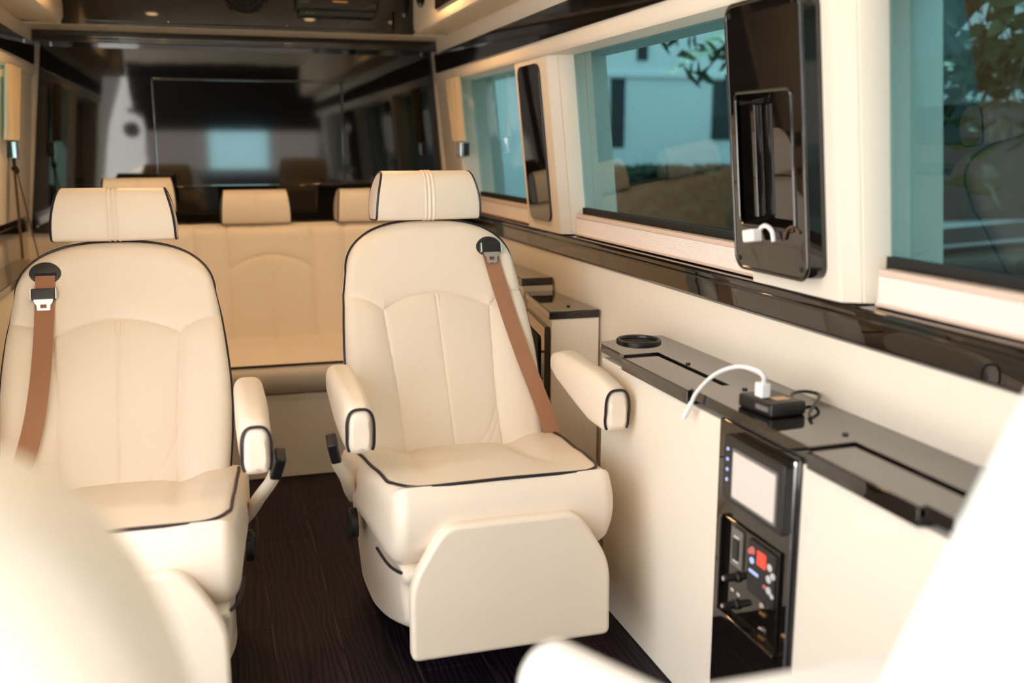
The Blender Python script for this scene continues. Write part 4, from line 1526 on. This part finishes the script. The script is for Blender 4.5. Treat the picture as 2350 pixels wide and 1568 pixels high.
def building(x0, x1, y0, y1, h, label, openings, axis, wm='whitewall'):
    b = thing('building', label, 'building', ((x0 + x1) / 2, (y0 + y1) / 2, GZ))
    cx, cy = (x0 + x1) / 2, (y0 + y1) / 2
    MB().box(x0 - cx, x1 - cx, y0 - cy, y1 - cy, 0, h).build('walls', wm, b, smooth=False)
    MB().box(x0 - cx - 0.1, x1 - cx + 0.1, y0 - cy - 0.1, y1 - cy + 0.1, h, h + 0.2, 0.03).build('parapet', 'whitewall', b)
    for (a0, a1, z0, z1) in openings:
        if axis == 'y':
            d = MB().box(a0 - cx, a1 - cx, y0 - cy - 0.03, y0 - cy + 0.02, z0 - GZ, z1 - GZ, 0.01)
        elif axis == 'f':
            d = MB().box(a0 - cx, a1 - cx, y1 - cy - 0.02, y1 - cy + 0.03, z0 - GZ, z1 - GZ, 0.01)
        else:
            d = MB().box(x1 - cx - 0.02, x1 - cx + 0.03, a0 - cy, a1 - cy, z0 - GZ, z1 - GZ, 0.01)
        d.build('doorway_or_patch', 'teal_mirror' if axis == 'f' else 'darkopening', b)  # building ahead gets a blue patch, added only for its reflection
    ln = MB()
    if axis == 'y':
        ln.box(x0 - cx, x1 - cx, y0 - cy - 0.04, y0 - cy + 0.01, 2.72, 2.78)
        ln.build('ledge', 'whitewall', b)
    return b


building(2.6, 14.5, 12.0, 18.0, 6.5, 'white building seen through the right windows', [(4.93, 5.12, 1.25, 2.10), (6.36, 7.9, 1.35, 2.10), (5.28, 5.42, 2.33, 3.2), (9.6, 11.8, 0.2, 1.9)], 'y')
building(-10, 14, -26, -16, 7.5, 'beige building ahead of the van, with an added pale blue patch mirrored in the television', [(0.1, 1.5, 0.35, 2.0)], 'f', 'beigewall')
struct(MB().box(-9, -1.05, -14, 10, GZ, GZ + 0.02).build('bounce_slab', 'bounce_slab', smooth=False))  # slab out of view, added to bounce sun in through the open door
building(-22, -15, -8, 12, 4.0, 'white building across from the open left door', [(-4, -2, -0.5, 1.8), (1, 3.5, -0.5, 2.0), (5, 6, 0.6, 2.0)], 'x')


def car(loc, rz, label):
    c = thing('parked_car', label, 'car', (*loc, GZ), rz)
    c.scale = (1.2, 1.2, 1.3)
    side = [(-2.1, 0.35), (-2.15, 0.65), (-2.0, 0.85), (-1.2, 0.95), (1.3, 0.98), (2.05, 0.88), (2.15, 0.6), (2.1, 0.35)]
    MB().prism(side, -0.85, 0.85, lambda p, q, a: (p, a, q), bev=0.07, seg=3).build('body', 'carpaint', c)
    cab_ = [(-1.3, 0.93), (-0.65, 1.42), (0.75, 1.44), (1.55, 0.96)]
    gh = MB().prism(cab_, -0.72, 0.72, lambda p, q, a: (p, a * (1 - 0.22 * (q - 0.93)), q), bev=0.05, seg=3)
    gh.build('cabin_glass', 'carglass', c)
    MB().prism([(-0.62, 1.40), (0.72, 1.42), (0.70, 1.47), (-0.55, 1.46)], -0.62, 0.62, lambda p, q, a: (p, a, q), bev=0.02).build('roof', 'carpaint', c)
    for (x, y) in ((-1.35, -0.8), (-1.35, 0.8), (1.35, -0.8), (1.35, 0.8)):
        w = MB().lathe([(0.2, -0.1), (0.31, -0.1), (0.33, -0.06), (0.33, 0.06), (0.31, 0.1), (0.2, 0.1)], lambda a, b, h, x=x, y=y: (x + a, y + h, 0.33 + b), 28).build('wheel', 'tyre', c)
        MB().lathe([(0.2, -0.105), (0.2, 0.105), (0.05, 0.11)], lambda a, b, h, x=x, y=y: (x + a, y + h, 0.33 + b), 20).build('rim', 'steel', w)
    return c


car((7.6, 5.4), R(-43), 'black parked car seen through the nearest right window')


M['hedge'] = mat('dark_hedge_leaf', (0.018, 0.030, 0.012), 0.7)


def hedge(x0, x1, y0, y1, h, label):
    rnd = random.Random(11)
    t = thing('hedge', label, 'hedge', ((x0 + x1) / 2, (y0 + y1) / 2, GZ))
    hx, hy = (x1 - x0) / 2, (y1 - y0) / 2
    MB().box(-hx + 0.1, hx - 0.1, -hy + 0.1, hy - 0.1, 0, h - 0.1, 0.05).build('core', 'hedge', t)
    vs, fs = [], []
    for k in range(4000):
        c = Vector((rnd.uniform(-hx, hx), rnd.uniform(-hy, hy), rnd.uniform(0, h)))
        w = rnd.random()
        if w < 0.45: c.y = -hy + rnd.uniform(0, 0.12)
        elif w < 0.75: c.z = h - rnd.uniform(0, 0.12)
        elif w < 0.85: c.x = -hx + rnd.uniform(0, 0.12)
        ax = Vector((rnd.gauss(0, 1), rnd.gauss(0, 1), rnd.gauss(0, 1))).normalized()
        bx = ax.orthogonal().normalized()
        q = rnd.uniform(0.05, 0.10)
        m_ = ax.cross(bx) * 0.012
        i = len(vs)
        vs += [c - ax * q, c + bx * q * 0.5 + m_, c + ax * q, c - bx * q * 0.5 + m_]
        fs.append((i, i + 1, i + 2, i + 3))
    MB().add(vs, fs).build('foliage', 'hedge', t, smooth=False)


hedge(4.15, 8.2, 10.3, 11.2, 1.62, 'dark clipped hedge below the white building outside the middle window')


def tree(loc, h, rad, label, seed, n=4200, low=0.35):
    rnd = random.Random(seed)
    t = thing('tree', label, 'tree', (*loc, GZ))
    tr = MB().tube(spline([(0, 0, 0), (0.05, 0.03, h * 0.3), (-0.05, 0.0, h * 0.6), (0.03, 0.05, h * 0.85)], 6), lambda q: 0.16 * (1 - 0.75 * q), 10)
    for k in range(9):
        a = k * 2.4
        tr.tube(spline([(0, 0, h * (0.4 + 0.05 * k)), (rad * 0.4 * math.cos(a), rad * 0.4 * math.sin(a), h * (0.5 + 0.045 * k)), (rad * 0.85 * math.cos(a), rad * 0.85 * math.sin(a), h * (0.48 + 0.05 * k))], 4), lambda q: 0.05 * (1 - 0.7 * q), 6)
    tr.build('trunk', 'bark', t)
    vs, fs = [], []
    for k in range(n):
        while True:
            p = Vector((rnd.uniform(-1, 1), rnd.uniform(-1, 1), rnd.uniform(-1, 1)))
            if 0.15 < p.length < 1: break
        clump = 0.12 * math.sin(p.x * 9 + seed) * math.sin(p.y * 8) + 0.1 * math.sin(p.z * 11)
        p = p * (1 + clump)
        c = Vector((p.x * rad, p.y * rad, h * 0.72 + p.z * h * low))
        ax = Vector((rnd.gauss(0, 1), rnd.gauss(0, 1), rnd.gauss(0, 1))).normalized()
        bx = ax.orthogonal().normalized()
        s = rnd.uniform(0.07, 0.14)
        i = len(vs)
        m_ = ax.cross(bx) * 0.012
        vs += [c - ax * s, c + bx * s * 0.5 + m_, c + ax * s, c - bx * s * 0.5 + m_]
        fs.append((i, i + 1, i + 2, i + 3))
    o = MB().add(vs, fs).build('foliage', 'leaf', t, smooth=False)
    return t


tree((4.25, 5.45), 4.6, 1.5, 'leafy tree hanging over the right windows from outside', 3)
tree((11.2, 9.3), 5.2, 1.6, 'tree in front of the white building, beyond the right windows', 5)
